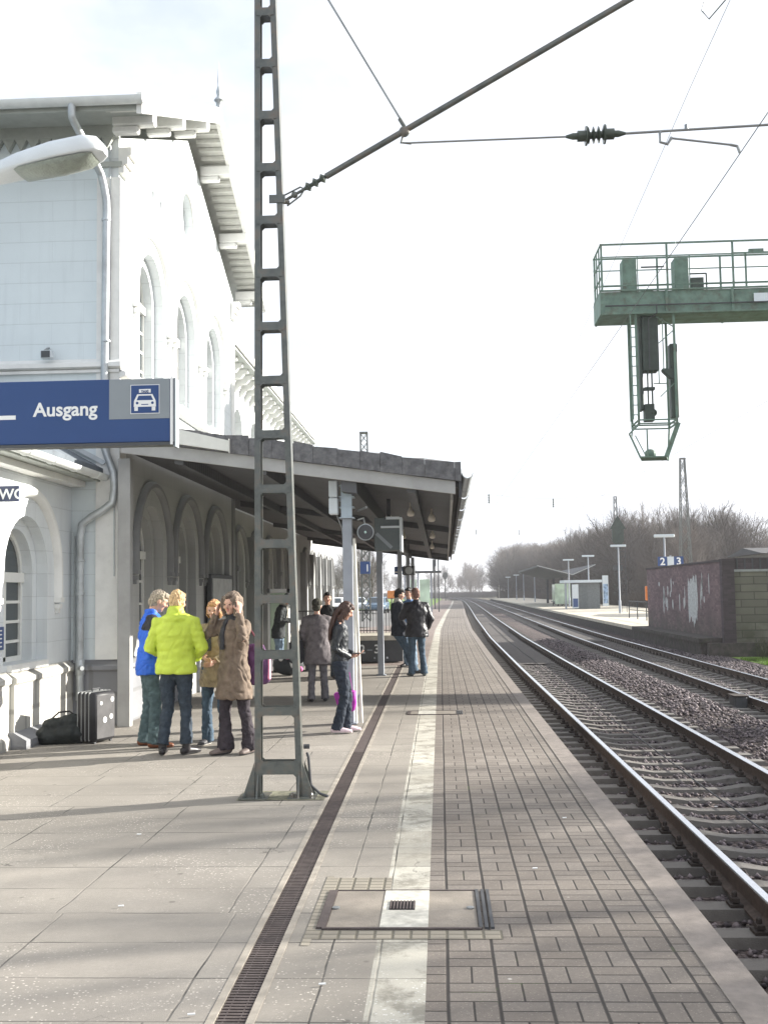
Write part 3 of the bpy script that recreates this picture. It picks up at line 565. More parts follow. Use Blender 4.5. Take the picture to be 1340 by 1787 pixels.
# ------- low side wing at left (toilets)
XW=-5.0; YA=5.0; win=13.0
holes=[arch(win,.95,2.02,.70)]+[arch(y,.95,2.02,.70) for y in(10.6,8.2)]
mb=MB(); mb.wall([(YA,0),(Y0-.003,0),(Y0-.003,3.28),(YA,3.28)],holes,facade(XW),0,.14); mb.build('wall',ASHY,B)
holes=[arch(y,.95,2.02,.55) for y in(win,10.6,8.2)]
mb=MB(); mb.wall([(YA+.02,0),(Y0-.02,0),(Y0-.02,3.26),(YA+.02,3.26)],holes,facade(XW),.142,.42); mb.build('wall',ASHY,B)
for y in(win,10.6,8.2): hood(B,XW,y,2.02,1.0,.13,.09); window(B,XW,y,.95,2.02,.55)
mb=MB(); mb.box(-11,XW-.003,YA,YA+.3,0,3.28); mb.build('wall',ASH,B)
for y in(win,10.6,8.2):      # projecting window bay plinth
    mb=MB(); mb.prism([(0,.16),(.10,.16),(.10,.72),(.13,.75),(.13,.80),(.0,.88)],lambda u,v,d:(XW+.003+u,d,v),y-.62,y+.62)
    mb.build('sill_plinth',PLY,B)
    mb=MB(); mb.prism([(0,0),(.26,0),(.26,.10),(.11,.19),(0,.19)],lambda u,v,d:(XW+.004+u,d,v),y-.66,y+.72); mb.build('base_step',PLINTH,B)
for a,b in((YA,7.5),(8.9,9.9),(11.3,win-.63),(win+.63,Y0-.06)): MB().prism([(0,0),(.08,0),(.08,.12),(.05,.16),(.05,.72),(.08,.75),(.08,.80),(0,.88)],lambda u,v,d:(XW+.002+u,d,v),a,b).build('plinth',PLY,B)
mb=MB(); g=[(math.cos(PI+PI*i/8)*.075,math.sin(PI+PI*i/8)*.075) for i in range(9)]; g2=[(a*.88,b*.88) for a,b in reversed(g)]
mb.prism(g+g2,lambda u,v,d:(-4.53+u,d,3.37+v),YA-.3,Y0-.05)
for i in range(12): mb.tube([(-4.53+.078*math.cos(PI+PI*j/8),YA+.3+i*.8,3.37+.078*math.sin(PI+PI*j/8)) for j in range(9)],.008,4)
mb.build('gutter',GUT,B,smooth=True)
mb=MB(); mb.prism([(-4.56,3.40),(-8.2,5.4),(-8.2,5.5),(-4.56,3.47)],lambda u,v,d:(u,d,v),YA-.35,Y0-.015); mb.build('roof',ROOF,B)
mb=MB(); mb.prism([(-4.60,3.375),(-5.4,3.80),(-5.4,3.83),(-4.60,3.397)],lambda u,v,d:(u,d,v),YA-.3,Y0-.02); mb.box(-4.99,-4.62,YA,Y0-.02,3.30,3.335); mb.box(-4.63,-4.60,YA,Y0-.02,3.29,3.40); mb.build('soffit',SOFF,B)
mb=MB(); y=YA+.2
MB().box(-4.985,-4.80,YA,Y0-.03,3.22,3.296).build('cornice',TRIM,B)
mb=MB(); mb.prism([(-4.56,3.52),(-6.8,4.75),(-6.8,4.82),(-4.50,3.56)],lambda u,v,d:(u,d,v),Y0-.06,Y0-.016); mb.build('flashing',ZINC,B)
# ------- long set-back wing
XL=-4.95; ys=[24.35+2.35*i for i in range(6)]
holes=[arch(y,.3,2.40,.72) for y in ys]+[arch(y,4.7,5.75,.6) for y in ys]
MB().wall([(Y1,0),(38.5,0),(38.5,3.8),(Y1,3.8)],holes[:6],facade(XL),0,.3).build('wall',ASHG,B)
MB().wall([(Y1,3.801),(38.5,3.801),(38.5,7.1),(Y1,7.1)],holes[6:],facade(XL),0,.3).build('wall',ASHY,B)
for y in ys: window(B,XL,y,.3,2.40,.72,door=True); window(B,XL,y,4.7,5.75,.6); hood(B,XL,y,2.40,.98,.12,.09,mt=TRIMG)
for y in ys: 
    mb=MB(); mb.box(XL+.002,XL+.20,y-1.28,y-1.06,0,3.2); mb.box(XL+.002,XL+.24,y-1.30,y-1.04,2.28,2.40); mb.build('pilaster',TRIMG,B)
mb=MB(); mb.prism([(-4.38,7.22),(-9.0,9.6),(-9.0,9.72),(-4.34,7.32)],lambda u,v,d:(u,d,v),Y1+.02,39.0); mb.build('roof',ROOF,B)
mb=MB(); mb.box(-4.36,-4.32,Y1+.02,39.0,7.16,7.34); mb.build('eave_board',TRIM,B)
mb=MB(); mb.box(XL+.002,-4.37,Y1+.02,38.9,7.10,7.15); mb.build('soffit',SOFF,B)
mb=MB(); y=Y1+.4
while y<38.6:
    MB().prism([(0,0),(0,-.42),(.10,-.36),(.16,-.22),(.30,-.20),(.38,-.10),(.46,-.08),(.46,0)],lambda u,v,d:(XL+.003+u,d,7.095+v),y-.07,y+.07).build('eave_bracket',TRIM,B); y+=.72
mb=MB(); mb.box(-11,XL-.31,38.2,38.5,0,7.1); mb.build('wall',ASH,B)
ys2=[39.9+2.35*i for i in range(5)]; holes=[arch(y,.3,2.4,.72) for y in ys2]
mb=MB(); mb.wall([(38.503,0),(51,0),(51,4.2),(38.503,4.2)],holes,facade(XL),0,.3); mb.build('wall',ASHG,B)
for y in ys2: window(B,XL,y,.3,2.4,.72,door=True); hood(B,XL,y,2.4,.98,.12,.09,mt=TRIMG)
for y in ys2:
    mb=MB(); mb.box(XL+.002,XL+.20,y-1.28,y-1.06,0,3.2); mb.build('pilaster',TRIMG,B)
MB().box(-10,XL+.3,38.52,51.3,4.21,4.4).build('roof',ROOF,B); mb=MB(); mb.tube([(-4.5,39.4,5.0),(-4.5,39.4,7.6)],.02,6); mb.tube([(-4.5,39.4,7.6),(-4.46,39.4,8.6)],.008,5); mb.tube([(-4.5,39.4,5.0),(-4.5,39.4,4.4)],.03,6); mb.build('flag_rod',ZINC,B)
# security lamp on the wall
t=thing('wall_floodlight','small grey floodlight fixed high on the white wall above the blue exit sign','floodlight',(-5.3,14.55,5.05)); MB().box(-5.38,-5.22,14.38,14.50,4.98,5.09).build('lamp_body',GREYBOX,t,bevel=.015); MB().box(-5.36,-5.24,14.372,14.379,4.99,5.08).build('lamp_glass',SDARK,t); MB().beam((-5.33,14.44,5.09),(-5.33,14.57,5.16),.04,.02).build('bracket',STEEL,t)
# ============================================================= text / sign helpers
def text(par,s,size,loc,rot,mt,name='lettering',align='LEFT',bold=0.0,depth=.0015):
    c=bpy.data.curves.new('txt','FONT'); c.body=s; c.size=size; c.align_x=align; c.extrude=depth; c.offset=bold; c.resolution_u=4
    o=bpy.data.objects.new('txt',c); S.collection.objects.link(o); bpy.context.view_layer.update()
    me=bpy.data.meshes.new_from_object(o.evaluated_get(bpy.context.evaluated_depsgraph_get())); bpy.data.objects.remove(o)
    me.materials.clear(); me.materials.append(mt); n=bpy.data.objects.new(name,me); S.collection.objects.link(n)
    n.parent=par; n.location=Vector(loc)-wloc(par); n.rotation_euler=rot; return n
FRONT=(R(90),0,0)
# ---- near lamp post (stands just left of the picture) with arm lamp, and exit sign
LY=7.6
t=thing('street_lamp','pale grey platform lamp head on an arm reaching in from the upper left','street lamp',(-3.75,LY+.05,0))
mb=MB(); mb.lathe([(.09,0),(.09,1.2),(.065,1.25),(.05,4.7)],(-3.75,LY+.05,0),n=14); mb.tube([(-3.75,LY+.05,4.6),(-3.7,LY+.05,4.72),(-3.4,LY+.05,4.78),(-3.1,LY+.05,4.83)],.03,10); mb.build('pole',GREYBOX,t,smooth=True)
# head: shell lofted along its length, rising to the right
ax=Vector((.985,-.02,.17)).normalized()
def hp(s,y,z): q=Vector((-3.28,LY,4.78))+ax*s; return (q.x,q.y+y,q.z+z)
mb=MB(); st=[(0,.07,.05,.05),(.12,.10,.075,.05),(.30,.135,.11,.03),(.55,.15,.14,.02),(.78,.145,.14,.02),(.88,.12,.11,.02),(.93,.06,.05,.01)]
V=[]
for s,hw,h,lo in st:
    V.append([hp(s,hw*math.copysign(abs(math.cos(a))**.6,math.cos(a)),(h*abs(math.sin(a))**.55 if a<=PI else lo*math.sin(a))) for a in [2*PI*i/16 for i in range(16)]])
fs=[(i*16+j,i*16+(j+1)%16,(i+1)*16+(j+1)%16,(i+1)*16+j) for i in range(len(st)-1) for j in range(16)]+[tuple(range(15,-1,-1)),tuple(len(st)*16-16+j for j in range(16))]
mb.add([p for r_ in V for p in r_],fs); mb.build('lamp_housing',mat('lamp_shell_white',(.72,.76,.78),.4,var=.05),t,smooth=True)
mb=MB(); st=[(.27,.10,.0),(.32,.125,.045),(.6,.135,.06),(.80,.125,.05),(.86,.10,0)]; V=[]
for s,hw,lo in st: V.append([hp(s,hw*math.cos(a),-.022+lo*math.sin(a)) for a in [PI+PI*i/10 for i in range(11)]])
mb.add([p for r_ in V for p in r_],[(i*11+j,i*11+j+1,(i+1)*11+j+1,(i+1)*11+j) for i in range(4) for j in range(10)]); mb.build('lamp_lens',mat('ribbed_lamp_lens',(.28,.31,.27),.3,var=.15,scale=30,bump=.5,bscale=60),t,smooth=True)
t=thing('exit_sign','wide blue exit sign reading Ausgang with a taxi symbol','sign',(-3.0,LY,2.8))
x0,x1,z0,z1=-4.35,-1.895,2.815,3.275
MB().box(x0,x1,LY,LY+.09,z0+.003,z1).build('sign_panel',BLUE,t,bevel=.004)
MB().box(x0,x1+.03,LY-.01,LY+.10,z0-.022,z0).build('bottom_rail',SDARK,t)
mb=MB(); mb.box(x1+.003,x1+.022,LY-.012,LY+.105,z0-.02,z1+.012); mb.build('end_rail',WHITE,t); MB().box(x1+.025,x1+.040,LY-.006,LY+.10,z0-.035,z1).build('end_rail',SGREY,t)
MB().box(-2.335,x1-.003,LY-.0032,LY-.0002,2.985,z1-.002).build('grey_field',SGREY,t)
text(t,'Ausgang',.139,(-2.885,LY-.002,3.02),FRONT,WHITE,bold=.003)
MB().box(-3.30,-3.015,LY-.003,LY-.0002,3.00,3.03).build('arrow_bar',WHITE,t)
mb=MB(); mb.prism([(-3.33,3.015),(-3.22,3.11),(-3.18,3.11),(-3.28,3.015),(-3.18,2.92),(-3.22,2.92)],lambda u,v,d:(u,d,v),LY-.003,LY-.0002); mb.build('arrow_bar',WHITE,t)
# taxi pictogram
cx,cz=-2.075,3.125; s=.1
MB().box(cx-s*1.05,cx+s*1.05,LY-.0055,LY-.0034,cz-s*1.05,cz+s*1.05).build('pictogram_frame',WHITE,t)
MB().box(cx-s,cx+s,LY-.008,LY-.0057,cz-s,cz+s).build('pictogram_field',BLUE,t)
mb=MB(); pf=lambda u,v,d:(cx+u*s,d,cz+v*s); a,b=LY-.0105,LY-.0082
mb.wall([(-.55,.35),(.55,.35),(.78,-.12),(.80,-.55),(-.80,-.55),(-.78,-.12)],[[(-.45,.25),(.45,.25),(.60,-.08),(-.60,-.08)]],pf,a,b)
mb.prism([(-.76,-.84),(-.50,-.84),(-.50,-.56),(-.76,-.56)],pf,a,b); mb.prism([(.76,-.84),(.50,-.84),(.50,-.56),(.76,-.56)],pf,a,b); mb.prism([(-.42,.46),(.42,.46),(.42,.72),(-.42,.72)],pf,a,b)
mb.build('taxi_symbol',WHITE,t)
mb=MB(); 
for q in(-.55,.55): mb.prism(circ(q,-.28,.10,10),pf,a-.001,a-.0002)
mb.prism([(-.25,-.42),(.25,-.42),(.25,-.36),(-.25,-.36)],pf,a-.001,a-.0002); mb.build('taxi_headlamps',BLUE,t); text(t,'TAXI',.024,(cx,LY-.0118,cz+.0465),FRONT,BLUE,align='CENTER',bold=.0006)
t=thing('toilet_sign','small dark blue WC sign sticking out from the white wall above the arched window','sign',(-4.9,12.1,2.83))
MB().box(-5.0,-4.76,12.1,12.13,2.82,3.00).build('sign_panel',mat('toilet_sign_navy',(.05,.06,.11),.5),t); text(t,'WC',.165,(-4.985,12.098,2.85),FRONT,WHITE,bold=.003)
t=thing('notice_plate','small blue notice with white lines on the white wall at the left edge','notice',(-4.99,12.2,1.3)); MB().box(-4.998,-4.985,11.7,12.28,1.14,1.40).build('plate',BLUE,t)
mb=MB()
for i in range(5): mb.box(-4.984,-4.982,11.75,12.22,1.17+i*.045,1.185+i*.045)
mb.build('print_lines',WHITE,t)
# ============================================================= canopy
CB=lambda x:2.965+.145*(.30-x)     # underside of end beam
C_=thing('platform_canopy','dark boarded platform canopy with ragged felt edge and pale end beam','canopy',(-1.16,14.4,0))
YN,YF=14.0,42.0; xo=lambda Y:.32+(.14*(Y-14)/28); xi=-4.32
def sect(mb,x0f,x1f,za,zb,ya,yb,m=0,n=1):
    for k in range(n):
        a=ya+(yb-ya)*k/n; b=ya+(yb-ya)*(k+1)/n
        vs=[]
        for Y in(a,b):
            p,q=(x0f(Y) if callable(x0f) else x0f),(x1f(Y) if callable(x1f) else x1f)
            vs+=[(p,Y,CB(p)+za),(q,Y,CB(q)+za),(q,Y,CB(q)+zb),(p,Y,CB(p)+zb)]
        mb.add(vs,[(0,1,2,3),(7,6,5,4),(0,4,5,1),(1,5,6,2),(2,6,7,3),(3,7,4,0)],m)
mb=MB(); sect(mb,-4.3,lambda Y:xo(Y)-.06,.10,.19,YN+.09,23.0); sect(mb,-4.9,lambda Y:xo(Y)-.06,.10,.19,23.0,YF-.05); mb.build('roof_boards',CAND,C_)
mb=MB(); sect(mb,-4.9,lambda Y:xo(Y)-.02,.192,.21,23.01,YF); sect(mb,-4.3,lambda Y:xo(Y)-.02,.192,.21,YN+.1,23.0); mb.build('roof_covering',FELT,C_)
mb=MB(); sect(mb,-4.15,-.03+.25,0,.165,YN,YN+.08); mb.build('end_beam',CANW,C_)
mb=MB(); 
r_=random.Random(4); x=-4.3
while x<.27:
    x2=min(.30,x+r_.uniform(.25,.4)); mb.add([(p,Y,CB(p)+z) for Y in(YN-.05+r_.uniform(-.008,.008),YN+.10) for p,z in((x,.168+r_.uniform(-.006,.006)),(x2-.004,.168+r_.uniform(-.006,.006)),(x2-.004,.40+r_.uniform(-.015,.03)),(x,.40+r_.uniform(-.015,.03)))],[(0,1,2,3),(7,6,5,4),(0,4,5,1),(1,5,6,2),(2,6,7,3),(3,7,4,0)]); x=x2
mb.build('felt_edge',FELT,C_)
mb=MB(); sect(mb,-4.3,.27,.30,.345,YN+.1,YN+1.2); mb.build('roof_covering',FELT,C_)
mb=MB(); sect(mb,-4.9,lambda Y:xo(Y)-.1,-.06,.10,YF-.12,YF-.05); mb.build('end_beam',CANB,C_)
mb=MB(); sect(mb,lambda Y:xo(Y)-.055,lambda Y:xo(Y)-.02,-.03,.33,YN+.0,YF,n=6); mb.build('fascia_board',CANB,C_)
mb=MB(); sect(mb,lambda Y:xo(Y)-.16,lambda Y:xo(Y)-.13,-.06,.095,YN+.3,YF-.3,n=6); mb.build('fascia_board',CANW,C_)
mb=MB(); r_=random.Random(5)
k=0
while 14.0+k*.5<42:
    Y=14.0+k*.5; x=xo(Y); g=[(math.cos(PI+PI*i/6)*.075,math.sin(PI+PI*i/6)*.075) for i in range(7)]; g2=[(a*.85,b*.85) for a,b in reversed(g)]
    dz=r_.uniform(-.015,.015); mb.prism(g+g2,lambda u,v,d:(x+.06+u,d,CB(x)+.28+dz+v),Y,Y+.495); k+=1
mb.build('gutter',ZINC,C_)
for xx in(-3.4,-2.3,-.35): 
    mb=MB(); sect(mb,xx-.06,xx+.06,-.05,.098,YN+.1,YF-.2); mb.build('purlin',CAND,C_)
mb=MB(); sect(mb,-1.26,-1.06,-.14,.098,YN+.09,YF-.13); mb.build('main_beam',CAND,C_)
for Y in(22.9,31.4,39.5):
    mb=MB(); sect(mb,-4.2 if Y<23 else -4.8,-1.262,-.02,.098,Y-.05,Y+.05); sect(mb,-1.058,lambda q:xo(q)-.165,-.02,.098,Y-.05,Y+.05); mb.build('rafter',CAND,C_)
cols=[(-1.225,14.55),(-1.26,22.9),(-1.15,31.4),(-1.05,36),(-1.0,40.4)]
for i,(cx_,cy_) in enumerate(cols):
    mb=MB(); mb.box(cx_-.062,cx_+.062,cy_-.09,cy_+.09,0.02,CB(cx_)-.142); mb.box(cx_-.10,cx_+.10,cy_-.12,cy_+.12,0,.018)
    for s_ in(-1,1): mb.lathe([(.018,0),(.018,.04)],(cx_+s_*.13,cy_-.1,.35),n=6)
    o=mb.build('column',PILL,C_,bevel=.006)
    if i==0:
        mb=MB(); mb.box(cx_-.072,cx_+.072,cy_-.135,cy_-.092,2.72,3.17); 
        for z in(2.72,2.86,3.0,3.15): mb.box(cx_-.10,cx_+.10,cy_-.145,cy_+.10,z,z+.012)
        mb.build('cable_box',mat('cable_box_blue_grey',(.42,.50,.56),.5,var=.05),o)
        mb=MB(); mb.tube([(cx_+.09,cy_-.05,2.45),(cx_+.115,cy_-.06,1.5),(cx_+.16,cy_-.1,.02)],.022,8); mb.tube([(cx_+.088,cy_,2.42),(cx_+.088,cy_,.02)],.014,6); mb.build('downpipe',mat('cream_pipe',(.74,.72,.64),.5,var=.06),o,smooth=True)
MB().box(-4.30,-4.13,14.38,14.52,0,3.58).build('wall_post',CANW,C_,bevel=.006)
mb=MB(); mb.prism([(-3.42,3.70),(-2.70,3.58),(-2.70,3.72),(-3.42,3.90)],lambda u,v,d:(u,d,v),YN-.12,YN-.055); mb.box(-2.699,-2.69,YN-.13,YN-.05,3.56,3.74); mb.build('flashing',mat('white_flashing',(.68,.68,.63),.5,var=.06),C_)
for (px_,py_) in((-.45,17.5),(-.12,18.2),(-.15,24),(-.2,30),(-.9,19.5),(-.85,26)):
    mb=MB(); z=CB(px_)+.09; mb.lathe([(.02,0),(.02,-.08),(.035,-.10),(.06,-.16),(.06,-.20),(.04,-.22),(.001,-.225)],(px_,py_,z),n=12); mb.build('ceiling_lamp',mat('opal_lamp_glass',(.75,.68,.60),.35),C_,smooth=True)
# items fixed on the first column
t=thing('floodlight_box','pair of stacked pale boxes fixed to the first grey canopy column','light box',(-1.38,14.5,2.8)); 
for z in(2.77,3.0): MB().box(-1.455,-1.335,14.36,14.54,z,z+.222).build('lamp_box',GREYBOX,t,bevel=.012)
mb=MB(); mb.tube([(-1.36,14.5,2.76),(-1.30,14.52,2.60),(-1.262,14.52,2.3)],.008,6); mb.box(-1.334,-1.245,14.48,14.52,2.95,3.0); mb.build('bracket',STEEL,t)
t=thing('loudspeaker','round grey horn loudspeaker on the first canopy column','loudspeaker',(-1.0,14.5,2.52))
mb=MB(); mb.lathe([(.105,0),(.112,.004),(.105,.012),(.055,.07),(.032,.14),(.030,.16),(.045,.17),(.045,.26),(.001,.262)],(-.965,14.28,2.52),(-.12,1,.05),n=20); mb.build('horn',mat('horn_grey_paint',(.32,.35,.36),.5),t,smooth=True)
mb=MB(); mb.lathe([(.098,-.0),(.06,.035),(.03,.075)],(-.965,14.272,2.52),(-.12,1,.05),n=20); mb.build('horn_mouth',CANB,t,smooth=True)
mb=MB(); mb.ell((-.968,14.29,2.52),(.022,.03,.022)); mb.build('driver',mat('pale_plug',(.5,.68,.62),.5),t,smooth=True)
mb=MB(); mb.tube([(-1.084,14.52,2.70),(-1.0,14.48,2.72),(-.985,14.46,2.62),(-.985,14.46,2.55)],.012,6); mb.tube([(-1.084,14.52,2.82),(-.95,14.3,2.85)],.016,6); mb.build('bracket',STEEL,t)
t=thing('hanging_display','dark hanging display box with a pale edge under the canopy behind the loudspeaker','display',(-.78,16.5,2.5))
MB().box(-.98,-.60,16.5,16.9,2.36,2.86).build('display_case',mat('display_dark_teal',(.11,.13,.135),.5,var=.1),t,bevel=.01)
mb=MB(); mb.box(-.598,-.56,16.45,16.92,2.34,2.86); mb.box(-.80,-.598,16.45,16.49,2.83,2.87); mb.box(-.88,-.60,16.44,16.49,2.70,2.73); mb.build('case_edge',GREYBOX,t); mb=MB(); mb.box(-.80,-.74,16.68,16.74,2.86,3.16); mb.build('hanger',CANB,t)
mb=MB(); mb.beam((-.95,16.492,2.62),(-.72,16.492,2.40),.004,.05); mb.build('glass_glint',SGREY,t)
# ============================================================= lattice mast (near) with cantilever
M_=thing('catenary_mast','tall grey green ladder-like steel mast rising from the slabs in the foreground','mast',(-1.40,9.39,0))
MY=9.39
lx=lambda z:-1.605+(.045)*z/7.07; rx=lambda z:-1.195-(.175)*z/7.07
for fn,s_ in((lx,1),(rx,-1)):
    mb=MB(); zs=[-.02,8.6]
    # U channel leg: web facing outwards, two flanges
    def pr(u0,u1,v0,v1): mb.add([(fn(z)+s_*u,MY+v,z) for z in zs for u,v in((u0,v0),(u1,v0),(u1,v1),(u0,v1))],[(3,2,1,0),(4,5,6,7),(0,1,5,4),(1,2,6,5),(2,3,7,6),(3,0,4,7)])
    pr(0,.008,-.06,.06); pr(.008,.052,-.06,-.050); pr(.008,.052,.050,.06)
    mb.build('leg',MAST,M_)
for k in range(19):
    z=.25+.477*k
    for v in(-.066,.0605):
        mb=MB()
        a=lx(z)+.02; b=rx(z)-.02; h=.036 if k else .055
        mb.box(a,b,MY+v,MY+v+.0055,z-h,z+h)
    # small fillets at plate corners
        for q,sg in((lx(z)+.05,1),(rx(z)-.05,-1)):
            for u in(-1,1): mb.prism([(q,z+u*h),(q+sg*.022,z+u*h),(q,z+u*(h+.022))],lambda a_,b_,d:(a_,d,b_),MY+v,MY+v+.0055)
        mb.build('batten_plate',MAST,M_)
for x,s_ in((lx(0),-1),(rx(0),1)):
    for v in(-.075,.063):
        mb=MB(); mb.prism([(x,0),(x+s_*.10,0),(x+s_*.085,.05),(x+s_*.012,.26),(x,.30)],lambda a_,b_,d:(a_,d,b_),MY+v,MY+v+.012); mb.build('foot_gusset',MAST,M_)
    mb=MB(); mb.prism([(MY-.06,0),(MY-.16,0),(MY-.06,.2)],lambda a_,b_,d:(d,a_,b_),x-.006-s_*.03,x+.006-s_*.03); mb.box(x-.12,x+.12,MY-.17,MY+.14,-.01,.012); 
    for q in(-.08,.08): mb.lathe([(.016,.012),(.016,.035),(.008,.05)],(x+q,MY-.12,0),n=6)
    mb.build('foot_gusset',MAST,M_)
mb=MB(); mb.tube([(-1.165,MY+.03,.36),(-1.15,MY,.33),(-1.13,MY-.02,.1),(-1.05,MY-.04,.03),(-.98,MY-.07,.012)],.012,6); mb.lathe([(.02,0),(.02,.05)],(-1.19,MY-.0,.42),(1,0,0),n=6); mb.build('earthing_cable',CANB,M_)
def insulator(mb,p,q,r,n,m=1):
    p=Vector(p);q=Vector(q);L=(q-p).length;ax=(q-p).normalized();prof=[(r*.35,0)]
    for i in range(n):
        a=L*(i+.2)/n; b=L*(i+.9)/n; prof+=[(r*.4,a),(r,(a+b)/2-.002*0),(r*.96,(a+b)/2+.004),(r*.42,b)]
    prof.append((r*.35,L)); mb.tube([p+ax*z for _,z in prof],[x_ for x_,_ in prof],14,m)
K=thing('catenary_cantilever','slanting steel tube with insulators reaching from the near mast across the sky','cantilever',(-1.3,MY,5.2))
TA=Vector((-1.31,MY,5.21)); TB=Vector((2.15,MY,7.14)); D=(TB-TA).normalized()
mb=MB(); mb.tube([TA+D*.42,TB],.028,12); mb.build('main_tube',MAST,K,smooth=True)
mb=MB(); insulator(mb,TA+D*.20,TA+D*.42,.045,3,0); mb.build('insulator',INS,K,smooth=True)
mb=MB(); mb.tube([TA,TA+D*.2],.014,8); mb.box(-1.44,-1.30,MY-.07,MY-.05,5.17,5.24); mb.tube([(-1.42,MY-.05,5.2),(-1.27,MY,5.19)],.02,8); mb.tube([TA+Vector((0,0,.05)),TA+D*.16+Vector((0,0,.04)),TA+D*.2],.008,6); mb.tube([TA+Vector((.02,0,-.05)),TA+D*.16+Vector((0,0,-.04)),TA+D*.2],.008,6); mb.ell(TA+D*.1,(.03,.03,.03)); mb.build('hinge',MAST,K)
J=Vector((-.24,MY,5.80))
mb=MB(); mb.tube([J+Vector((0,0,.06)),Vector((-.93,MY,7.1)),Vector((-1.45,MY,8.1))],.010,8); mb.build('stay_rod',STEEL,K)
mb=MB(); mb.ell(J,(.05,.035,.05)); mb.tube([J,J+Vector((-.03,0,-.1)),J+Vector((.06,0,-.11))],.012,6); mb.tube([J+Vector((-.04,0,.12)),J+Vector((.0,0,.05))],.018,6); mb.build('clamp',MAST,K)
H0=Vector((-.18,MY,5.695)); H1=Vector((1.18,MY,5.70)); H2=Vector((1.70,MY,5.71)); H3=Vector((3.05,MY,5.745))
mb=MB(); mb.tube([H0,H1],.009,8); mb.build('steady_tube',STEEL,K); mb=MB(); mb.tube([H2,H3],.012,8); mb.tube([(2.23,MY,5.72),(2.23,MY,5.77)],.018,6); mb.build('steady_tube',STEEL,K)
mb=MB(); mb.lathe([(.012,0),(.03,.06),(.03,.10)],H1,(1,0,0),n=10); mb.tube([H1+Vector((.10,0,0)),H1+Vector((.17,0,0))],.048,12); insulator(mb,H1+Vector((.17,0,0)),H2-Vector((.17,0,0)),.075,4,0); mb.tube([H2-Vector((.17,0,0)),H2-Vector((.10,0,0))],.048,12); mb.lathe([(.03,0),(.03,.04),(.012,.10)],H2-Vector((.10,0,0)),(1,0,0),n=10)
mb.tube([H1+Vector((.17,0,0)),H1+Vector((.185,0,0))],.085,14); mb.tube([H2-Vector((.19,0,0)),H2-Vector((.175,0,0))],.085,14); mb.build('insulator',INS,K,smooth=True)
mb=MB(); mb.tube([(2.0,MY,5.72),(2.0,MY,5.62),(2.06,MY,5.60),(2.10,MY,5.66)],.014,8); mb.tube([(2.08,MY,5.655),(2.60,MY,5.575)],.010,8); mb.tube([(2.60,MY,5.575),(2.66,MY,5.56),(2.68,MY,5.50)],.013,8); mb.build('registration_arm',STEEL,K)
# top insulator carrying the messenger
mb=MB(); insulator(mb,(2.30,MY,7.16),(2.44,MY,6.93),.075,3,0); mb.tube([(2.44,MY,6.93),(2.40,MY,6.80),(2.46,MY,6.72),(2.62,MY,6.90)],.006,5); mb.build('insulator',INS,K,smooth=True)
# overhead wires
def wire(name,label,cat,pts,r=.007,group=None):
    mb=MB(); mb.tube(pts,r,5,cap=False); o=mb.build(name,WIRE); tag(o,label,cat,group); return o
def cat_line(xc,name,nearY,label1,label2,zc=5.49):
    pts=[(xc+off(Y)*1.0+(.18*math.cos(PI*(Y-9.4)/60)-.18),Y,zc+ (0 if Y<40 else 0)) for Y in [nearY+6*i for i in range(68)]]
    a=wire('contact_wire',label1,'wire',pts,.0042,'overhead contact wires'); 
    mp=[]
    for i in range(200):
        Y=nearY+2*i; ph=((Y-9.39)/58)%1; mp.append((xc+off(Y),Y,zc+.55+ .95*(2*ph-1)**2))
    mb=MB(); mb.tube(mp,.0028,5,cap=False); b=tag(mb.build('messenger_wire',WIRE),label2,'wire','overhead messenger wires')
    for i in range(24):
        Y=12+8*i; ph=((Y-9.39)/58)%1; x=xc+off(Y); MB().tube([(x,Y,zc),(x,Y,zc+.55+.95*(2*ph-1)**2)],.0015,4).build('dropper',WIRE,b)
cat_line(2.68,'a',-1,'thin overhead contact wire above the nearer track','sagging messenger wire above the nearer track with droppers')
cat_line(6.75,'b',-1,'thin overhead contact wire above the farther track','sagging messenger wire above the farther track')
# ============================================================= signal gantry
Gt=thing('signal_gantry','green steel signal gantry with railings reaching over the tracks from the right','signal gantry',(3.9,26,8.3))
GY=26.0; GX0=3.98; GX1=30.2
MB().box(GX0+.03,GX1,GY+.02,GY+.06,8.34,8.86).build('girder',GREEN,Gt); MB().box(GX0+.03,GX1,GY+1.1,GY+1.14,8.34,8.86).build('girder',GREEN,Gt)
mb=MB(); mb.box(GX0+.03,GX1,GY+.061,GY+1.099,8.30,8.37); mb.box(GX0+.0,GX0+.029,GY+.02,GY+1.14,8.32,8.88); mb.box(GX0+.03,GX1,GY-.04,GY+.019,8.30,8.335); mb.box(GX0+.03,GX1,GY-.04,GY+.019,8.865,8.90); mb.build('deck',GREEN,Gt)
x=5.55
while x<GX1: MB().box(x-.03,x+.03,GY-.035,GY+.019,8.34,8.86).build('stiffener',GREEN,Gt); x+=1.56
for yy in(GY,GY+1.16):
    mb=MB()
    for x in[4.03+1.56*i for i in range(17)]: mb.box(x-.022,x+.022,yy-.022,yy+.022,8.9 if yy<27 else 8.3,10.03)
    mb.box(4.0,GX1,yy-.018,yy+.018,10.0,10.04); mb.box(4.0,GX1,yy-.012,yy+.012,9.70,9.725); mb.box(4.0,GX1,yy-.012,yy+.012,9.30 if yy>27 else 9.0,9.325 if yy>27 else 9.02)
    mb.build('railing',GREEN,Gt)
mb=MB(); 
for yy in(GY+.3,GY+.7): mb.box(4.0,4.03,yy-.015,yy+.015,8.3,10.0)
for z in(10.0,9.6,9.2,8.9): mb.box(4.0,4.03,GY+.02,GY+1.14,z,z+.03)
mb.build('railing',GREEN,Gt)
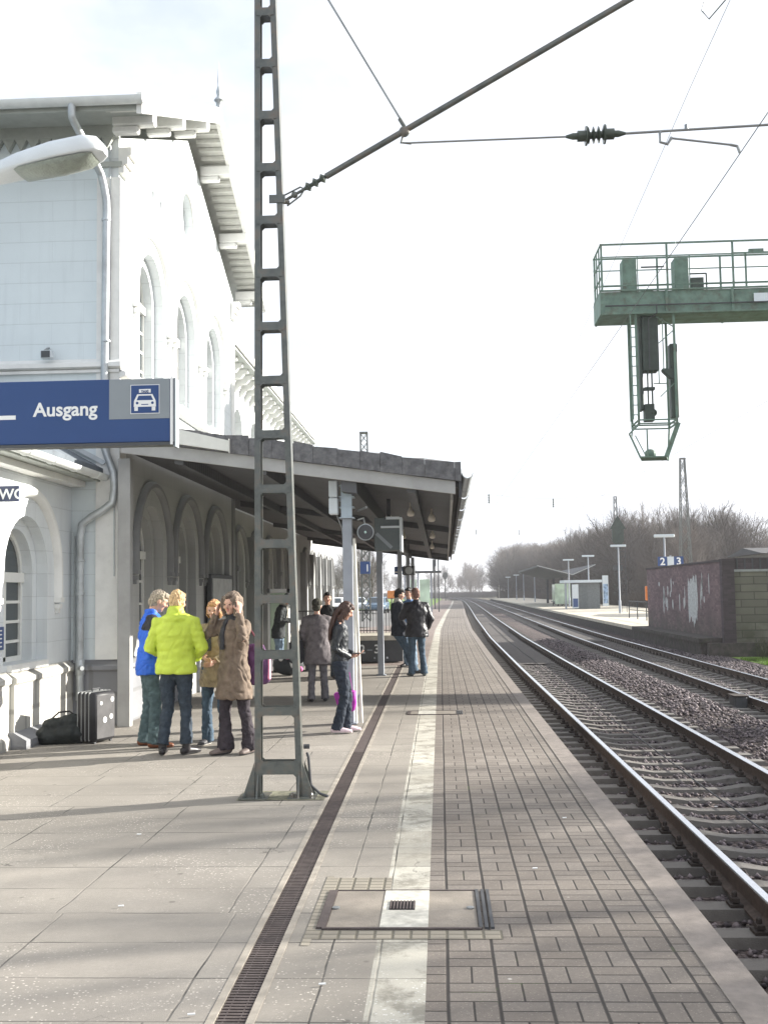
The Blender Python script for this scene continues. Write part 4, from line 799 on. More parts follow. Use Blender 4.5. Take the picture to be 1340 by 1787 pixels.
for x in(4.58,5.83): 
    o=MB().box(x,x+.34,GY+.3,GY+.7,8.92,9.74).build('cabinet',GREEN,Gt,bevel=.01); MB().box(x+.35,x+.37,GY+.28,GY+.31,8.92,9.80).build('hinge_post',GREEN,o)
MB().box(5.02,5.30,GY+.3,GY+.5,8.92,8.98).build('equipment_box',DKGREEN,Gt); MB().box(6.22,6.52,GY+.3,GY+.5,8.92,9.24).build('equipment_box',DKGREEN,Gt); MB().box(5.05,5.6,GY+.4,GY+.44,9.55,9.58).build('bracket',DKGREEN,Gt); mb=MB(); mb.box(6.2,6.62,GY+.4,GY+.43,9.35,9.38); mb.box(6.60,6.63,GY+.4,GY+.43,8.92,9.36); mb.build('bracket',DKGREEN,Gt)
mb=MB(); mb.box(7.45,7.49,GY+.05,GY+.09,8.9,9.75); mb.box(7.15,8.4,GY+.05,GY+.08,9.73,9.76); mb.box(7.55,7.9,GY+.04,GY+.1,9.74,9.83); mb.build('equipment',GREEN,Gt)
mb=MB(); mb.box(29.4,29.9,GY+.1,GY+.5,-.9,8.3); mb.build('support_post',GREEN,Gt); MB().box(29.4,29.9,GY+.7,GY+1.1,-.9,8.3).build('support_post',GREEN,Gt)
# hanging signal cage
Q=[(4.82,GY+.1),(5.72,GY+.1),(5.72,GY+1.0),(4.82,GY+1.0)]
mb=MB(); mb.tube([(GX0+.1,GY-.06,8.50),(GX1,GY-.06,8.50)],.018,6); mb.build('cable_conduit',CANB,Gt)
mb=MB(); mb.tube([(5.3,GY-.06,8.5),(5.3,GY-.05,8.3),(5.12,GY+.1,8.2),(5.12,GY+.12,7.0)],.015,6); mb.tube([(4.75,GY+.45,8.92),(4.75,GY+.6,9.0),(5.05,GY+.6,8.95)],.02,6); mb.build('cable_conduit',CANB,Gt)
MB().box(7.6,7.95,GY-.052,GY-.045,8.5,8.72).build('number_plate',GREYBOX,Gt)
mb=MB()
for x,y in Q: mb.box(x-.025,x+.025,y-.025,y+.025,5.66,8.3)
for z in(5.66,5.75): 
    for a,b in zip(Q,Q[1:]+Q[:1]): mb.beam((*a,z),(*b,z),.04,.03)
for a,b in(((5.35,GY+.1,6.3),(5.72,GY+.1,6.65)),((5.35,GY+.1,7.6),(5.7,GY+.1,7.9)),((5.3,GY+.1,8.25),(5.7,GY+.1,8.0)),((5.33,GY+.1,6.62),(5.33,GY+.1,6.95)),((5.2,GY+.1,6.62),(5.5,GY+.1,6.62)),((5.45,GY+.1,8.2),(5.45,GY+.1,6.95))): mb.beam(a,b,.022,.022)
mb.build('hanger_frame',GREEN,Gt)
mb=MB()
for y in(GY-.0,GY+.36): mb.box(4.66,4.69,y-.015,y+.015,5.75,8.3)
z=5.85
while z<8.2: mb.box(4.66,4.80,GY-.012,GY+.012,z,z+.02); z+=.235
mb.build('ladder',GREEN,Gt)
mb=MB(); mb.box(4.98,5.36,GY+.15,GY+.55,6.95,8.28); mb.box(4.90,4.98,GY+.2,GY+.5,6.0,8.28); mb.prism([(5.60,6.75),(5.72,6.7),(5.72,7.05),(5.64,6.98),(5.42,7.0),(5.42,6.93)],lambda u,v,d:(u,d,v),GY+.12,GY+.3); mb.box(5.62,5.80,GY+.16,GY+.4,5.80,7.6); mb.build('signal_screen',DKGREEN,Gt,bevel=.02)
mb=MB(); mb.box(5.0,5.22,GY+.2,GY+.5,5.75,6.15); mb.tube([(5.08,GY+.2,6.15),(5.08,GY+.2,6.95)],.02,6); mb.tube([(5.18,GY+.2,6.15),(5.18,GY+.2,6.95)],.02,6); mb.box(5.0,5.25,GY+.2,GY+.4,6.5,6.56); mb.ell((5.18,GY+.3,5.95),(.12,.12,.10)); mb.build('signal_lamp',DKGREEN,Gt)
# basket below
mb=MB(); zb=4.83; bot=[(4.78,GY-.02),(5.42,GY-.02),(5.60,GY+.7),(4.98,GY+.7)]
mb.add([(x,y,z) for z in(zb,zb+.03) for x,y in bot],[(3,2,1,0),(4,5,6,7),(0,1,5,4),(1,2,6,5),(2,3,7,6),(3,0,4,7)])
mb.beam((4.80,GY-.02,zb),(4.56,GY-.02,5.40),.03,.03); mb.beam((4.56,GY-.02,5.40),(4.84,GY+.1,5.66),.03,.03); mb.beam((5.42,GY-.02,zb+.02),(5.74,GY+.05,5.66),.05,.10); mb.beam((4.98,GY+.7,zb),(4.74,GY+.7,5.40),.03,.03); mb.beam((4.56,GY-.02,5.40),(4.74,GY+.7,5.40),.03,.03); mb.beam((5.60,GY+.7,zb),(5.72,GY+1,5.66),.04,.04); mb.beam((4.74,GY+.7,5.40),(4.82,GY+1,5.66),.03,.03)
mb.beam((4.98,GY-.02,5.52),(4.98,GY-.02,zb),.03,.03); mb.beam((4.70,GY-.02,5.36),(4.95,GY-.02,zb),.02,.02); mb.ell((5.1,GY+.3,4.95),(.14,.12,.12)); mb.build('basket',GREEN,Gt)
#@@PART2
# ============================================================= opposite platform
W2=thing('brick_wall','dark red brick stair wall with flaking white paint patches on the opposite platform','wall',(9.6,44,0))
def pY(Y): return 9.6+off(Y)
mb=MB(); mb.box(9.6,9.9,37.9,51.3,-.05,2.60); mb.build('wall_face',BRICK,W2); MB().box(9.56,9.94,37.86,51.4,2.602,2.68).build('coping',BRICKX,W2)
mb=MB(); mb.box(9.56,9.97,37.60,37.898,-.45,2.70); mb.build('end_pier',BRICKX,W2)
def flake(yc,zc,hw,hh,seed,n=26):
    r=random.Random(seed); pts=[]
    for i in range(n): 
        u=-hw+2*hw*i/(n-1); pts.append((yc+u,zc+hh*(.55+.45*r.random())*(1 if abs(u)<hw*.9 else .5)))
    for i in range(n):
        u=hw-2*hw*i/(n-1); pts.append((yc+u,zc-hh*(.55+.45*r.random())*(1 if abs(u)<hw*.9 else .5)))
    return pts
mb=MB(); fx=lambda u,v,d:(d,u,v)
mb.prism(flake(42.25,1.22,.72,1.05,2,16),fx,9.594,9.5985); mb.prism(flake(41.75,1.40,.35,.95,12,9),fx,9.592,9.5935)
for i in range(26):
    r=rng; yc=r.choice([r.uniform(45.6,48.6),r.uniform(41,44.6),r.uniform(39.5,41)]); mb.prism(flake(yc,r.uniform(1.0,2.0),r.uniform(.04,.14),r.uniform(.08,.45),i+20,8),fx,9.595,9.5985)
mb.build('peeling_paint',PAINTW,W2)
W3=thing('block_wall','olive concrete block wall with dark coping to the right of the brick stair wall','wall',(12,38,0))
MB().box(9.98,30,37.75,37.98,-.2,2.25).build('wall_face',BLOCK,W3); MB().box(9.98,30,37.70,38.05,2.252,2.33).build('coping',STEEL,W3)
mb=MB(); mb.box(9.985,30,37.80,37.97,2.335,2.72); mb.build('parapet',BRICKX,W3)
mb=MB(); x=10.1
while x<30: mb.box(x,x+.05,37.77,37.80,2.34,2.70); x+=.26
mb.build('parapet_slats',CANB,W3); MB().box(9.0,30,37.45,37.745,-.95,-.15).build('footing',P2SIDE,W3)
# lamps with tube heads
def tlamp(X,Y,h,label,hw=.55,first=[None]):
    t=thing('platform_lamp',label,'lamp post',(X+off(Y),Y,0),'tube lamps along the opposite platform'); x=X+off(Y)
    mb=MB(); mb.lathe([(.09,0),(.09,.9),(.055,.95),(.05,h-.1)],(x,Y,0),n=10); mb.build('pole',PILL,t,smooth=True)
    mb=MB(); mb.box(x-hw,x+hw,Y-.09,Y+.09,h-.1,h+.06); mb.build('lamp_head',GREYBOX,t,bevel=.03); return t
tlamp(12.0,60,4.6,'tube lamp whose head shows above the brick wall')
tlamp(12.3,79,4.85,'tallest-looking tube lamp post standing in front of the dark signal')
tlamp(12.6,100,4.8,'tube lamp post in front of the grey kiosk')
tlamp(12.0,112,4.8,'tube lamp post just left of the kiosk roof')
for i,(Y,wd) in enumerate(((165,'seventh tube lamp post from the right, beyond the shelter'),(192,'tube lamp post left of the far shelter, third from the left end'),(214,'small distant tube lamp post, second from the left end'),(245,'smallest and farthest tube lamp post of the opposite platform'))): tlamp(12.2,Y,4.8,wd)
# signal in front of woods
t=thing('railway_signal','dark house-shaped railway signal board behind a tube lamp post','signal',(13.3,82,0)); x=12.75+off(82)
mb=MB(); mb.tube([(x,82,-.5),(x,82,5.4)],.07,8); mb.build('post',CANB,t); mb=MB(); mb.prism([(x-.42,6.2),(x-.42,5.3),(x-.2,5.0),(x-.2,4.7),(x+.2,4.7),(x+.2,5.0),(x+.42,5.3),(x+.42,6.2),(x+.6,6.2),(x,7.2),(x-.6,6.2)],lambda u,v,d:(u,d,v),81.9,82.1); mb.build('signal_board',DKGREEN,t)
mb=MB()
for z in np.arange(.5,4.7,.4): mb.box(x+.14,x+.5,82.0,82.03,float(z),float(z)+.03)
mb.box(x+.12,x+.15,82,82.03,0,4.8); mb.box(x+.49,x+.52,82,82.03,0,4.8); mb.build('ladder',CANB,t)
mb=MB(); mb.box(x-.45,x+.25,81.8,81.88,3.1,3.5); mb.box(x-.2,x+.15,81.8,81.88,4.7,5.0); mb.build('signal_box',CANB,t)
# platform number sign
t=thing('platform_number_sign','blue platform number sign with white 2 and 3 on a pole behind the brick wall','sign',(12.2,59.5,0)); x=12.2+off(59.5)
mb=MB(); mb.tube([(x+.02,59.6,0),(x+.02,59.6,3.5)],.05,8); mb.build('pole',PILL,t)
for dx,ch in((-.43,'2'),(.43,'3')): o=MB().box(x+dx-.25,x+dx+.25,59.45,59.5,2.93,3.43).build('number_panel',BLUE,t); text(o,ch,.55,(x+dx,59.44,2.99),FRONT,WHITE,align='CENTER',bold=.012,name='numeral')
MB().box(x-.17,x+.17,59.45,59.5,2.93,3.43).build('number_panel',GREYBOX,t)
# butterfly shelter
t=thing('platform_shelter','long butterfly-roofed platform shelter with pale glass panels on the opposite platform','shelter',(12.8,125,0))
SX=lambda Y:off(Y)
mb=MB()
for a,b in((114,150),):
    for s_,x1_,z1_ in((-1,9.0,4.15),(1,14.9,4.15)):
        mb.add([(x+SX(Y),Y,z+dz) for Y in(a,b) for x,z,dz in((12.6,3.15,0),(x1_,z1_,0),(x1_,z1_,.22),(12.6,3.15,.22))],[(0,1,2,3),(7,6,5,4),(0,4,5,1),(1,5,6,2),(2,6,7,3),(3,7,4,0)])
mb.build('roof',CANB,t); 
mb=MB()
for s_,x1_,z1_ in((-1,8.95,4.2),(1,14.95,4.2)): mb.beam((12.6+SX(113.9),113.9,3.30),(x1_+SX(113.9),113.9,z1_+.1),.1,.2,up=(0,1,0))
mb.build('roof_edge',CANW,t)
for Y in(116,127,138,148): mb=MB(); mb.box(12.55+SX(Y),12.85+SX(Y),Y-.15,Y+.15,0,3.2); mb.build('column',CANB,t)
for Y in(117,121,125,129): 
    x=12.1+SX(Y); o=MB().box(x-.05,x,Y,Y+3.4,.3,2.4).build('glass_panel',PALEGL,t); mb=MB(); mb.box(x-.08,x+.03,Y-.1,Y-.02,0,2.6); mb.build('frame_post',CANB,o)
for x_ in(10.9,11.9): MB().box(x_+SX(116),x_+.95+SX(116),116.0,116.05,.25,2.4).build('glass_panel',PALEGL,t)
mb=MB(); mb.box(11.2+SX(120),11.6+SX(120),118,124,.42,.48); mb.box(11.3+SX(120),11.4+SX(120),118.2,118.3,0,.42); mb.box(11.3+SX(120),11.4+SX(120),123.2,123.3,0,.42); mb.build('bench_seat',CANB,t)
t=thing('ticket_kiosk','grey box kiosk with a flat white roof on the opposite platform','kiosk',(13.9,100,0)); x=SX(100)-1.35
MB().box(12.85+x,14.85+x,99.5,102,0,2.35).build('kiosk_body',mat('kiosk_grey',(.16,.175,.18),.6),t); MB().box(11.6+x,15.0+x,99,102.6,2.36,2.60).build('kiosk_roof',GREYBOX,t); mb=MB(); mb.box(11.7+x,11.85+x,99.2,99.35,0,2.36); mb.build('roof_post',PILL,t)
MB().box(12.95+x,13.75+x,99.45,99.498,.1,2.1).build('door',mat('kiosk_door',(.13,.145,.15),.5),t)
t=thing('poster_case','tall white and blue poster case beside the grey kiosk','poster case',(15.0,97,0)); MB().box(14.75+x,15.25+x,97,97.15,.25,2.95).build('case_frame',GREYBOX,t); MB().box(14.8+x,15.2+x,96.985,96.998,.5,2.2).build('poster',mat('poster_print',(.25,.35,.5),.5,var=.8,scale=4),t)
t=thing('poster_case','blue and white poster case at the left side of the grey kiosk','poster case',(12.4,98,0)); MB().box(12.2+x,12.75+x,98,98.15,.1,2.2).build('case_frame',GREYBOX,t); MB().box(12.25+x,12.7+x,97.985,97.998,.2,.95).build('poster',BLUE,t)
t=thing('ticket_machine','orange ticket validator on a thin post beside the brick wall','ticket machine',(10.6,54,0)); x=10.2+off(54)
MB().box(x-.32,x+.12,53.9,54.2,1.15,1.85).build('machine_case',mat('orange_case',(.72,.20,.03),.45),t,bevel=.03); mb=MB(); mb.box(x+.02,x+.10,54,54.1,0,1.15); mb.box(x-.35,x+.6,54,54.06,.85,.9); mb.build('post',CANB,t)
t=thing('prohibition_sign','small round dark disc sign on a low post in front of the brick wall end','sign',(10.0,53,0)); mb=MB(); mb.lathe([(.2,0),(.2,.03)],(10.28,53.3,.42),(0,1,0),n=20); mb.build('disc',mat('disc_dark_red',(.10,.02,.02),.5),t); mb=MB(); mb.box(10.24,10.32,53.34,53.4,0,.9); mb.build('post',CANB,t)
# fence rail & lamp pole left of brick wall
t=thing('stair_railing','low dark railing at the head of the far stairs beside the brick wall','railing',(11,60,0)); mb=MB()
for Y in(55,57,60,63,66): mb.box(10.9+off(Y),10.95+off(Y),Y,Y+.05,0,1.0)
mb.beam((10.92+off(55),55,1.0),(10.92+off(66),66,1.0),.05,.05); mb.beam((10.92+off(55),55,.5),(10.92+off(66),66,.5),.04,.04); mb.build('bars',CANB,t)
# lattice masts
def lattice(x,Y,zb,zt,w0,w1,label,sign=False,two=False):
    t=thing('lattice_mast',label,'mast',(x,Y,zb),'lattice masts'); mb=MB()
    n=int((zt-zb)/max(w0*1.1,.4)); hw=lambda z:(w0+(w1-w0)*(z-zb)/(zt-zb))/2
    for s_ in(-1,1):
        for q in(-1,1): mb.beam((x+s_*hw(zb),Y+q*hw(zb),zb),(x+s_*hw(zt),Y+q*hw(zt),zt),.07,.07)
    mb.build('chord',MAST,t); mb=MB()
    for i in range(n):
        a=zb+(zt-zb)*i/n; b=zb+(zt-zb)*(i+1)/n
        for q in(-1,1):
            mb.beam((x-hw(a),Y+q*hw(a),a),(x+hw(b),Y+q*hw(b),b),.035,.035); mb.beam((x+hw(a),Y+q*hw(a),a),(x-hw(b),Y+q*hw(b),b),.035,.035)
            mb.beam((x+q*hw(a),Y-hw(a),a),(x+q*hw(b),Y+hw(b),b),.035,.035)
    mb.box(x-w1/2-.05,x+w1/2+.05,Y-w1/2-.05,Y+w1/2+.05,zt,zt+.1); mb.build('lacing',MAST,t); return t
LM=lattice(-4.55,67,0,11.6,.5,.42,'lattice mast rising behind the canopy with a blue number sign'); o=MB().box(-4.85,-4.25,66.6,66.7,2.9,3.65).build('track_number_sign',BLUE,LM); text(o,'1',.6,(-4.42,66.59,3.05),FRONT,WHITE,name='numeral',align='CENTER',bold=.01)
lattice(17.8,80,-.5,11.1,.95,.32,'tallest lattice mast, standing behind the brick wall'); lattice(20.9,130,-.5,12.6,.8,.3,'lattice mast behind the railway signal board'); lattice(26,190,-.5,12,.8,.3,'distant lattice mast rising above the woods')
# head span wires
for Y,z in((67,9.5),(130,10.5)):
    mb=MB(); x0,x1=(-4.5,17.8 if Y<100 else 20.9); pts=[(x0+(x1-x0)*i/20,Y+13*i/20*(Y<100),z-1.6*math.sin(PI*i/20)) for i in range(21)]; mb.tube(pts,.008,5)
    w_=tag(mb.build('span_wire',WIRE),'%s span wire crossing above the tracks between lattice masts'%('nearer' if Y<100 else 'farther'),'wire')
    mb=MB(); 
    for f_ in(.35,.55): p=pts[int(20*f_)]; insulator(mb,p,(p[0],p[1],p[2]-.6),.07,4,0)
    mb.build('insulator',INS,w_)
# ============================================================= beneath / behind the canopy
t=thing('stair_enclosure','low stair wall with pale numbers 2 and 3 and a railing, behind the column','stair wall',(-2.6,27,0))
MB().box(-4.0,-.95,27,27.2,.03,.55).build('dark_wall',SDARK,t); MB().box(-4.05,-.92,26.95,29.2,.552,.67).build('coping',mat('pale_coping',(.50,.47,.40),.8),t); MB().box(-4.0,-1.0,27.21,29.1,.03,.549).build('dark_wall',SDARK,t)
text(t,'2',.30,(-2.02,26.99,.24),FRONT,WHITE,bold=.004); text(t,'3',.30,(-1.66,26.99,.24),FRONT,WHITE,bold=.004); MB().box(-1.83,-1.70,26.985,26.998,.30,.33).build('arrow_mark',SGREY,t)
mb=MB(); x=-4.0
while x<-.95: mb.box(x,x+.016,28.9,28.916,.67,1.25); x+=.085
mb.box(-4.0,-.95,28.89,28.93,1.25,1.28); mb.box(-4.0,-.95,28.89,28.93,.72,.74); mb.build('railing',CANB,t)
# wooden bench + luggage behind the mast
t=thing('waiting_bench','dark slatted bench against the station wall behind the mast','bench',(-3.6,24.5,0)); mb=MB()
for i in range(4): mb.box(-4.0,-2.9,24.5+i*.11,24.59+i*.11,.43,.46)
mb.build('seat',CANB,t)
for x in(-3.9,-3.05): MB().box(x,x+.06,24.5,24.9,.0,.428).build('leg',CANB,t)
t=thing('duffel_bag','dark round travel bag with white and pink patches on the ground behind the mast','bag',(-3.25,23.2,0)); mb=MB(); mb.ell((-3.25,23.2,.22),(.34,.22,.22)); mb.build('bag_body',mat('duffel_cloth',(.035,.04,.045),.7,bump=.5,bscale=12),t,smooth=True)
mb=MB(); mb.ell((-3.10,23.02,.27),(.10,.06,.12)); mb.ell((-3.38,23.0,.38),(.05,.05,.07)); mb.build('white_patch',WHITE,t,smooth=True); mb=MB(); mb.ell((-3.24,23.0,.40),(.10,.05,.05)); mb.ell((-2.98,23.06,.14),(.06,.05,.06)); mb.build('pink_patch',mat('pink_cloth',(.65,.18,.38),.7),t,smooth=True); mb=MB(); mb.tube([(-3.42,23.1,.38),(-3.35,23.1,.52),(-3.15,23.1,.52),(-3.08,23.1,.38)],.014,6); mb.build('handle',CANB,t)
# display case on the wall
t=thing('wall_display_case','grey notice case with a dark frame on the wall under the third arch','display case',(-3.9,21,1.5)); MB().box(-4.3,-4.22,20.0,22.0,1.0,2.12).build('case_frame',SDARK,t,bevel=.01); MB().box(-4.219,-4.205,20.08,21.92,1.08,2.04).build('notice_sheet',mat('notice_grey',(.42,.43,.42),.6),t)
# green-white vitrine seen through the mast
t=thing('glass_door_case','tall pale glass case with white frame standing near the wall behind the mast','glass case',(-3.9,25.5,0)); MB().box(-4.0,-3.62,25.6,25.72,.25,1.75).build('glass_panel',PALEGL,t); mb=MB(); mb.box(-4.06,-4.01,25.58,25.74,0,1.85); mb.box(-3.61,-3.56,25.58,25.74,0,1.85); mb.box(-4.06,-3.56,25.58,25.74,1.76,1.85); mb.build('case_frame',WHITE,t)
# hanging platform signs beneath far canopy
t=thing('hanging_sign','small blue sign hanging below the canopy between the columns','sign',(-1.4,33,2.4)); o=MB().box(-1.58,-1.28,38,38.05,2.35,2.62).build('panel',BLUE,t); mb=MB(); mb.box(-1.57,-1.30,37.99,37.999,2.41,2.45); mb.build('lettering_line',WHITE,o); mb=MB(); mb.tube([(-1.5,38.02,2.62),(-1.5,38.02,3.2)],.012,6); mb.tube([(-1.36,38.02,2.62),(-1.36,38.02,3.2)],.012,6); mb.build('hanger',CANB,t)
t=thing('station_clock','dark box-like clock hanging from the canopy beside the farther columns','clock',(-.72,29,2.4)); mb=MB(); mb.box(-.98,-.66,29,29.3,2.18,2.42); mb.build('clock_case',CANB,t,bevel=.02); mb=MB(); mb.tube([(-.82,29.15,2.42),(-.82,29.15,3.1)],.015,6); mb.build('hanger',CANB,t); mb=MB(); mb.lathe([(.1,0),(.1,.01)],(-.82,28.985,2.3),(0,1,0),n=16); mb.build('clock_face',mat('clock_face',(.35,.36,.36),.4),t)
t=thing('orange_post_box','orange box on a post between the canopy columns','post box',(-2.8,50,0)); MB().box(-2.52,-2.12,52,52.3,1.45,1.82).build('box_body',mat('orange_box',(.62,.25,.08),.5),t,bevel=.03); mb=MB(); mb.tube([(-2.32,52.15,0),(-2.32,52.15,1.45)],.03,6); mb.build('post',CANB,t)
# glass bus-stop like shelter farther on
t=thing('glass_shelter','pale green glass waiting shelter with a flat roof beyond the canopy','shelter',(-2,75,0)); MB().box(-2.6,.1,74.5,77,3.05,3.17).build('roof',SDARK,t)
for x in(-2.4,-1.5): MB().box(x+.1,x+.8,74.7,74.75,.2,2.6).build('glass_panel',PALEGL,t)
for x in(-2.4,-1.5,-.6): MB().box(x-.05,x+.05,74.68,74.78,0,3.05).build('post',PILL,t)
for i,(px_,Y,h) in enumerate(((-.9,95,6.2),(-1.6,110,5),(-2.2,135,5))):
    t=thing('track_side_post',('tallest thin dark post','middle thin post','farthest thin post')[i]+' on the left edge of the far platform','post',(px_+off(Y),Y,0)); mb=MB(); mb.tube([(px_+off(Y),Y,0),(px_+off(Y),Y,h)],.06,6); mb.build('pole',CANB,t); mb=MB(); mb.box(px_+off(Y)-.18,px_+off(Y)+.18,Y-.1,Y+.1,h-.7,h); mb.build('head',CANB,t)
t=thing('distant_signal','small dark signal on a post beyond the end of the near platform','signal',(-1.0,260,0)); mb=MB(); mb.tube([(1.1,230,-.9),(1.1,230,4.6)],.10,6); mb.build('post',CANB,t); mb=MB(); mb.prism([(.5,5.0),(1.1,4.2),(1.7,5.0),(1.5,5.8),(.7,5.8)],lambda u,v,d:(u,d,v),229.9,230.1); mb.build('signal_head',CANB,t)
# parked cars in the car park beyond
def car(x,y,rz,colname,col,label):
    t=thing('parked_car',label,'car',(0,0,0),'cars parked beyond the canopy'); pt=mat(colname,col,.25,.2,var=.03)
    mb=MB(); prof=[(-2.05,.35),(2.05,.32),(2.1,.55),(2.0,.75),(1.15,.88),(.55,1.32),(-.9,1.38),(-1.75,.95),(-2.1,.88)]
    V=[]
    for u,wd in((-.84,0),(-.80,1),(.80,1),(.84,0)): pass
    mb.prism(prof,lambda u,v,d:(u,d*(1-.16*max(0,(v-.85)/.5)),v),-.82,.82); mb.build('body',pt,t,bevel=.04,smooth=True)
    mb=MB(); 
    for s_ in(-1,1): mb.prism([(.98,.90),(.50,1.27),(-.85,1.32),(-1.45,.95)],lambda u,v,d:(u,d*(1-.16*max(0,(v-.85)/.5)),v),s_*.823,s_*.829)
    mb.add([(1.12,-.70,.90),(1.12,.70,.90),(.60,.62,1.30),(.60,-.62,1.30)],[(0,1,2,3)]); mb.add([(-1.72,-.68,.98),(-1.72,.68,.98),(-.98,.62,1.37),(-.98,-.62,1.37)],[(0,1,2,3)])
    for i in range(len(mb.v)-8,len(mb.v)): v=mb.v[i]; mb.v[i]=(v[0]+(.012 if v[0]>0 else -.012),v[1],v[2]+.012)
    mb.build('window',GLASS,t)
    for u in(-1.3,1.3):
        for s_ in(-1,1): 
            mb=MB(); mb.lathe([(.31,-.1),(.32,-.08),(.32,.08),(.31,.1)],(u,s_*.76,.32),(0,1,0),n=18); w=mb.build('wheel',CANB,t,smooth=True); mb=MB(); mb.lathe([(.19,0),(.19,.02)],(u,s_*.86,.32),(0,s_,0),n=14); mb.build('rim',STEEL,w)
    for s_ in(-.6,.6): mb=MB(); mb.ell((2.05,s_,.66),(.06,.16,.08)); mb.build('headlight',WHITE,t)
    t.location=(x,y,0); t.rotation_euler=(0,0,rz); return t
car(-5.35,93,R(-93),'car_paint_blue',(.10,.16,.22),'dark blue grey parked car seen between the canopy columns'); car(-7.3,96,R(-88),'car_paint_silver',(.45,.48,.5),'silver parked car behind the canopy columns'); car(-9.2,95,R(-90),'car_paint_white',(.7,.7,.7),'white parked car at the left of the row behind the canopy columns')
# distant houses
def house(x,y,wd,dp,h,rh,wc,rc,label,nw=6):
    t=thing('house',label,'building',(x,y,-.5)); MB().box(x,x+wd,y,y+dp,-.5,h).build('wall',wc,t)
    mb=MB(); mb.prism([(y-.5,h),(y+dp+.5,h),(y+dp/2,h+rh)],lambda u,v,d:(d,u,v),x-.5,x+wd+.5); mb.build('roof',rc,t)
    for i in range(nw):
        u=x+wd*(i+.5)/nw; MB().box(u-.6,u+.6,y-.06,y-.01,h-2.1,h-.7).build('window',WHITE if i%3 else GLASS,t)
house(25.5,126,26,10,4.6,1.9,mat('far_house_wall',(.27,.25,.23),.8),mat('far_roof_grey',(.10,.105,.11),.9),'long low building with white windows seen behind bare trees at right',9)
house(21.3,72,20,8,3.9,.5,mat('near_shed_wall',(.16,.15,.14),.8),mat('shed_roof_dark',(.06,.06,.065),.9),'low dark-roofed shed beyond the olive block wall at the right edge',5)
# ============================================================= trees
def tree_mesh(name,h,spread,seed,birch=False,depth=6):
    r=random.Random(seed); V=[];F=[];TV=[];TF=[]
    def seg(V,F,p,q,a,b,n=3):
        t=(q-p).normalized(); u=t.orthogonal().normalized(); v=t.cross(u); k=len(V)
        for c,rr in((p,a),(q,b)):
            for j in range(n):
                th=2*PI*j/n; V.append(c+u*(rr*math.cos(th))+v*(rr*math.sin(th)))
        for j in range(n): F.append((k+j,k+(j+1)%n,k+n+(j+1)%n,k+n+j))
    def grow(p,d,L,rad,lv):
        nseg=3 if lv<3 else 2; q=p
        for i in range(nseg):
            d=(d+Vector((r.uniform(-.16,.16),r.uniform(-.16,.16),r.uniform(-.02,.14)))).normalized(); e=q+d*(L/nseg); ra=rad*(1-.35*i/nseg); rb=rad*(1-.35*(i+1)/nseg)
            seg(V,F,q,e,ra,rb,4 if lv<2 else 3)
            if lv<depth:
                for c in range(2 if lv<depth-1 else 3):
                    if r.random()<(.86 if lv>0 else 1):
                        th=r.uniform(0,2*PI); o=d.orthogonal().normalized(); o=(Matrix.Rotation(th,3,d)@o); nd=(d*.75+o*r.uniform(.5,.95)*spread+Vector((0,0,.12))).normalized()
                        grow(q.lerp(e,r.uniform(.3,1)),nd,L*r.uniform(.50,.72),rb*.55,lv+1)
            q=e
        if lv<depth: grow(q,d,L*.6,rad*.6,lv+1)
    p=Vector((0,0,-.4)); tr=h*.42 if not birch else h*.5; n=5; pts=[p]; d=Vector((0,0,1))
    rad=h*.016
    for i in range(n):
        d=(d+Vector((r.uniform(-.06,.06),r.uniform(-.06,.06),.1))).normalized(); q=pts[-1]+d*(tr/n); seg(TV,TF,pts[-1],q,rad*(1-.08*i),rad*(1-.08*(i+1)),7); pts.append(q)
        if i>=1:
            for c in range(2): 
                th=r.uniform(0,2*PI); grow(q,Vector((math.cos(th)*spread,math.sin(th)*spread,.7)).normalized(),h*.22,rad*.42,2)
    for c in range(3):
        th=r.uniform(0,2*PI)+c*2.1; grow(pts[-1],Vector((math.cos(th)*.4*spread,math.sin(th)*.4*spread,1)).normalized(),h*.26,rad*.6,1)
    a=bpy.data.meshes.new('trunk'); a.from_pydata([tuple(v) for v in TV],[],TF); a.materials.append(BIRCH if birch else BARK)
    b=bpy.data.meshes.new('crown'); b.from_pydata([tuple(v) for v in V],[],F); b.materials.append(BARK)
    return a,b
TM=[tree_mesh('t%d'%i,12,[.8,1.0,.7,.9][i],i+11,i==2,5) for i in range(4)]
TL=['bare broad-crowned tree','bare spreading tree','slim pale-trunked birch','bare bushy tree']
def tree(i,x,y,s,where,z=-.6,grp='bare trees of the wood behind the far platform'):
    t=thing('tree','%s %s'%(TL[i],where),'tree',(x,y,z),grp)
    for me,nm in zip(TM[i],('trunk','crown')): o=bpy.data.objects.new(nm,me); S.collection.objects.link(o); o.parent=t
    t.rotation_euler=(0,0,rng.uniform(0,6.28)); t.scale=(s*rng.uniform(.9,1.15),s*rng.uniform(.9,1.15),s); return t
rt=random.Random(21)
LAND=[(768,'the vanishing point of the rails'),(926,'the shelter roof'),(1023,'the kiosk'),(1078,'the railway signal'),(1156,'the platform number sign'),(1178,'the tallest lattice mast'),(1262,'the brick end pier')]
front=[];rear=[]
for Y in range(122,262,9): front.append((19.5+off(Y)+rt.uniform(-1,1.5),Y+rt.uniform(-3,3),rt.uniform(.85,1.1)))
for Y in range(268,340,9): front.append((14.6+off(Y)+rt.uniform(-.5,1),Y,rt.uniform(1.1,1.3)))
for k in range(15): front.append((22.5+k*2.2+rt.uniform(-.8,.8),108+k*.8+rt.uniform(-8,6),rt.uniform(.55,.85)))
for k in range(6): front.append((19.3+off(90+6*k)+rt.uniform(-.3,1),90+6*k,rt.uniform(.5,.72)))
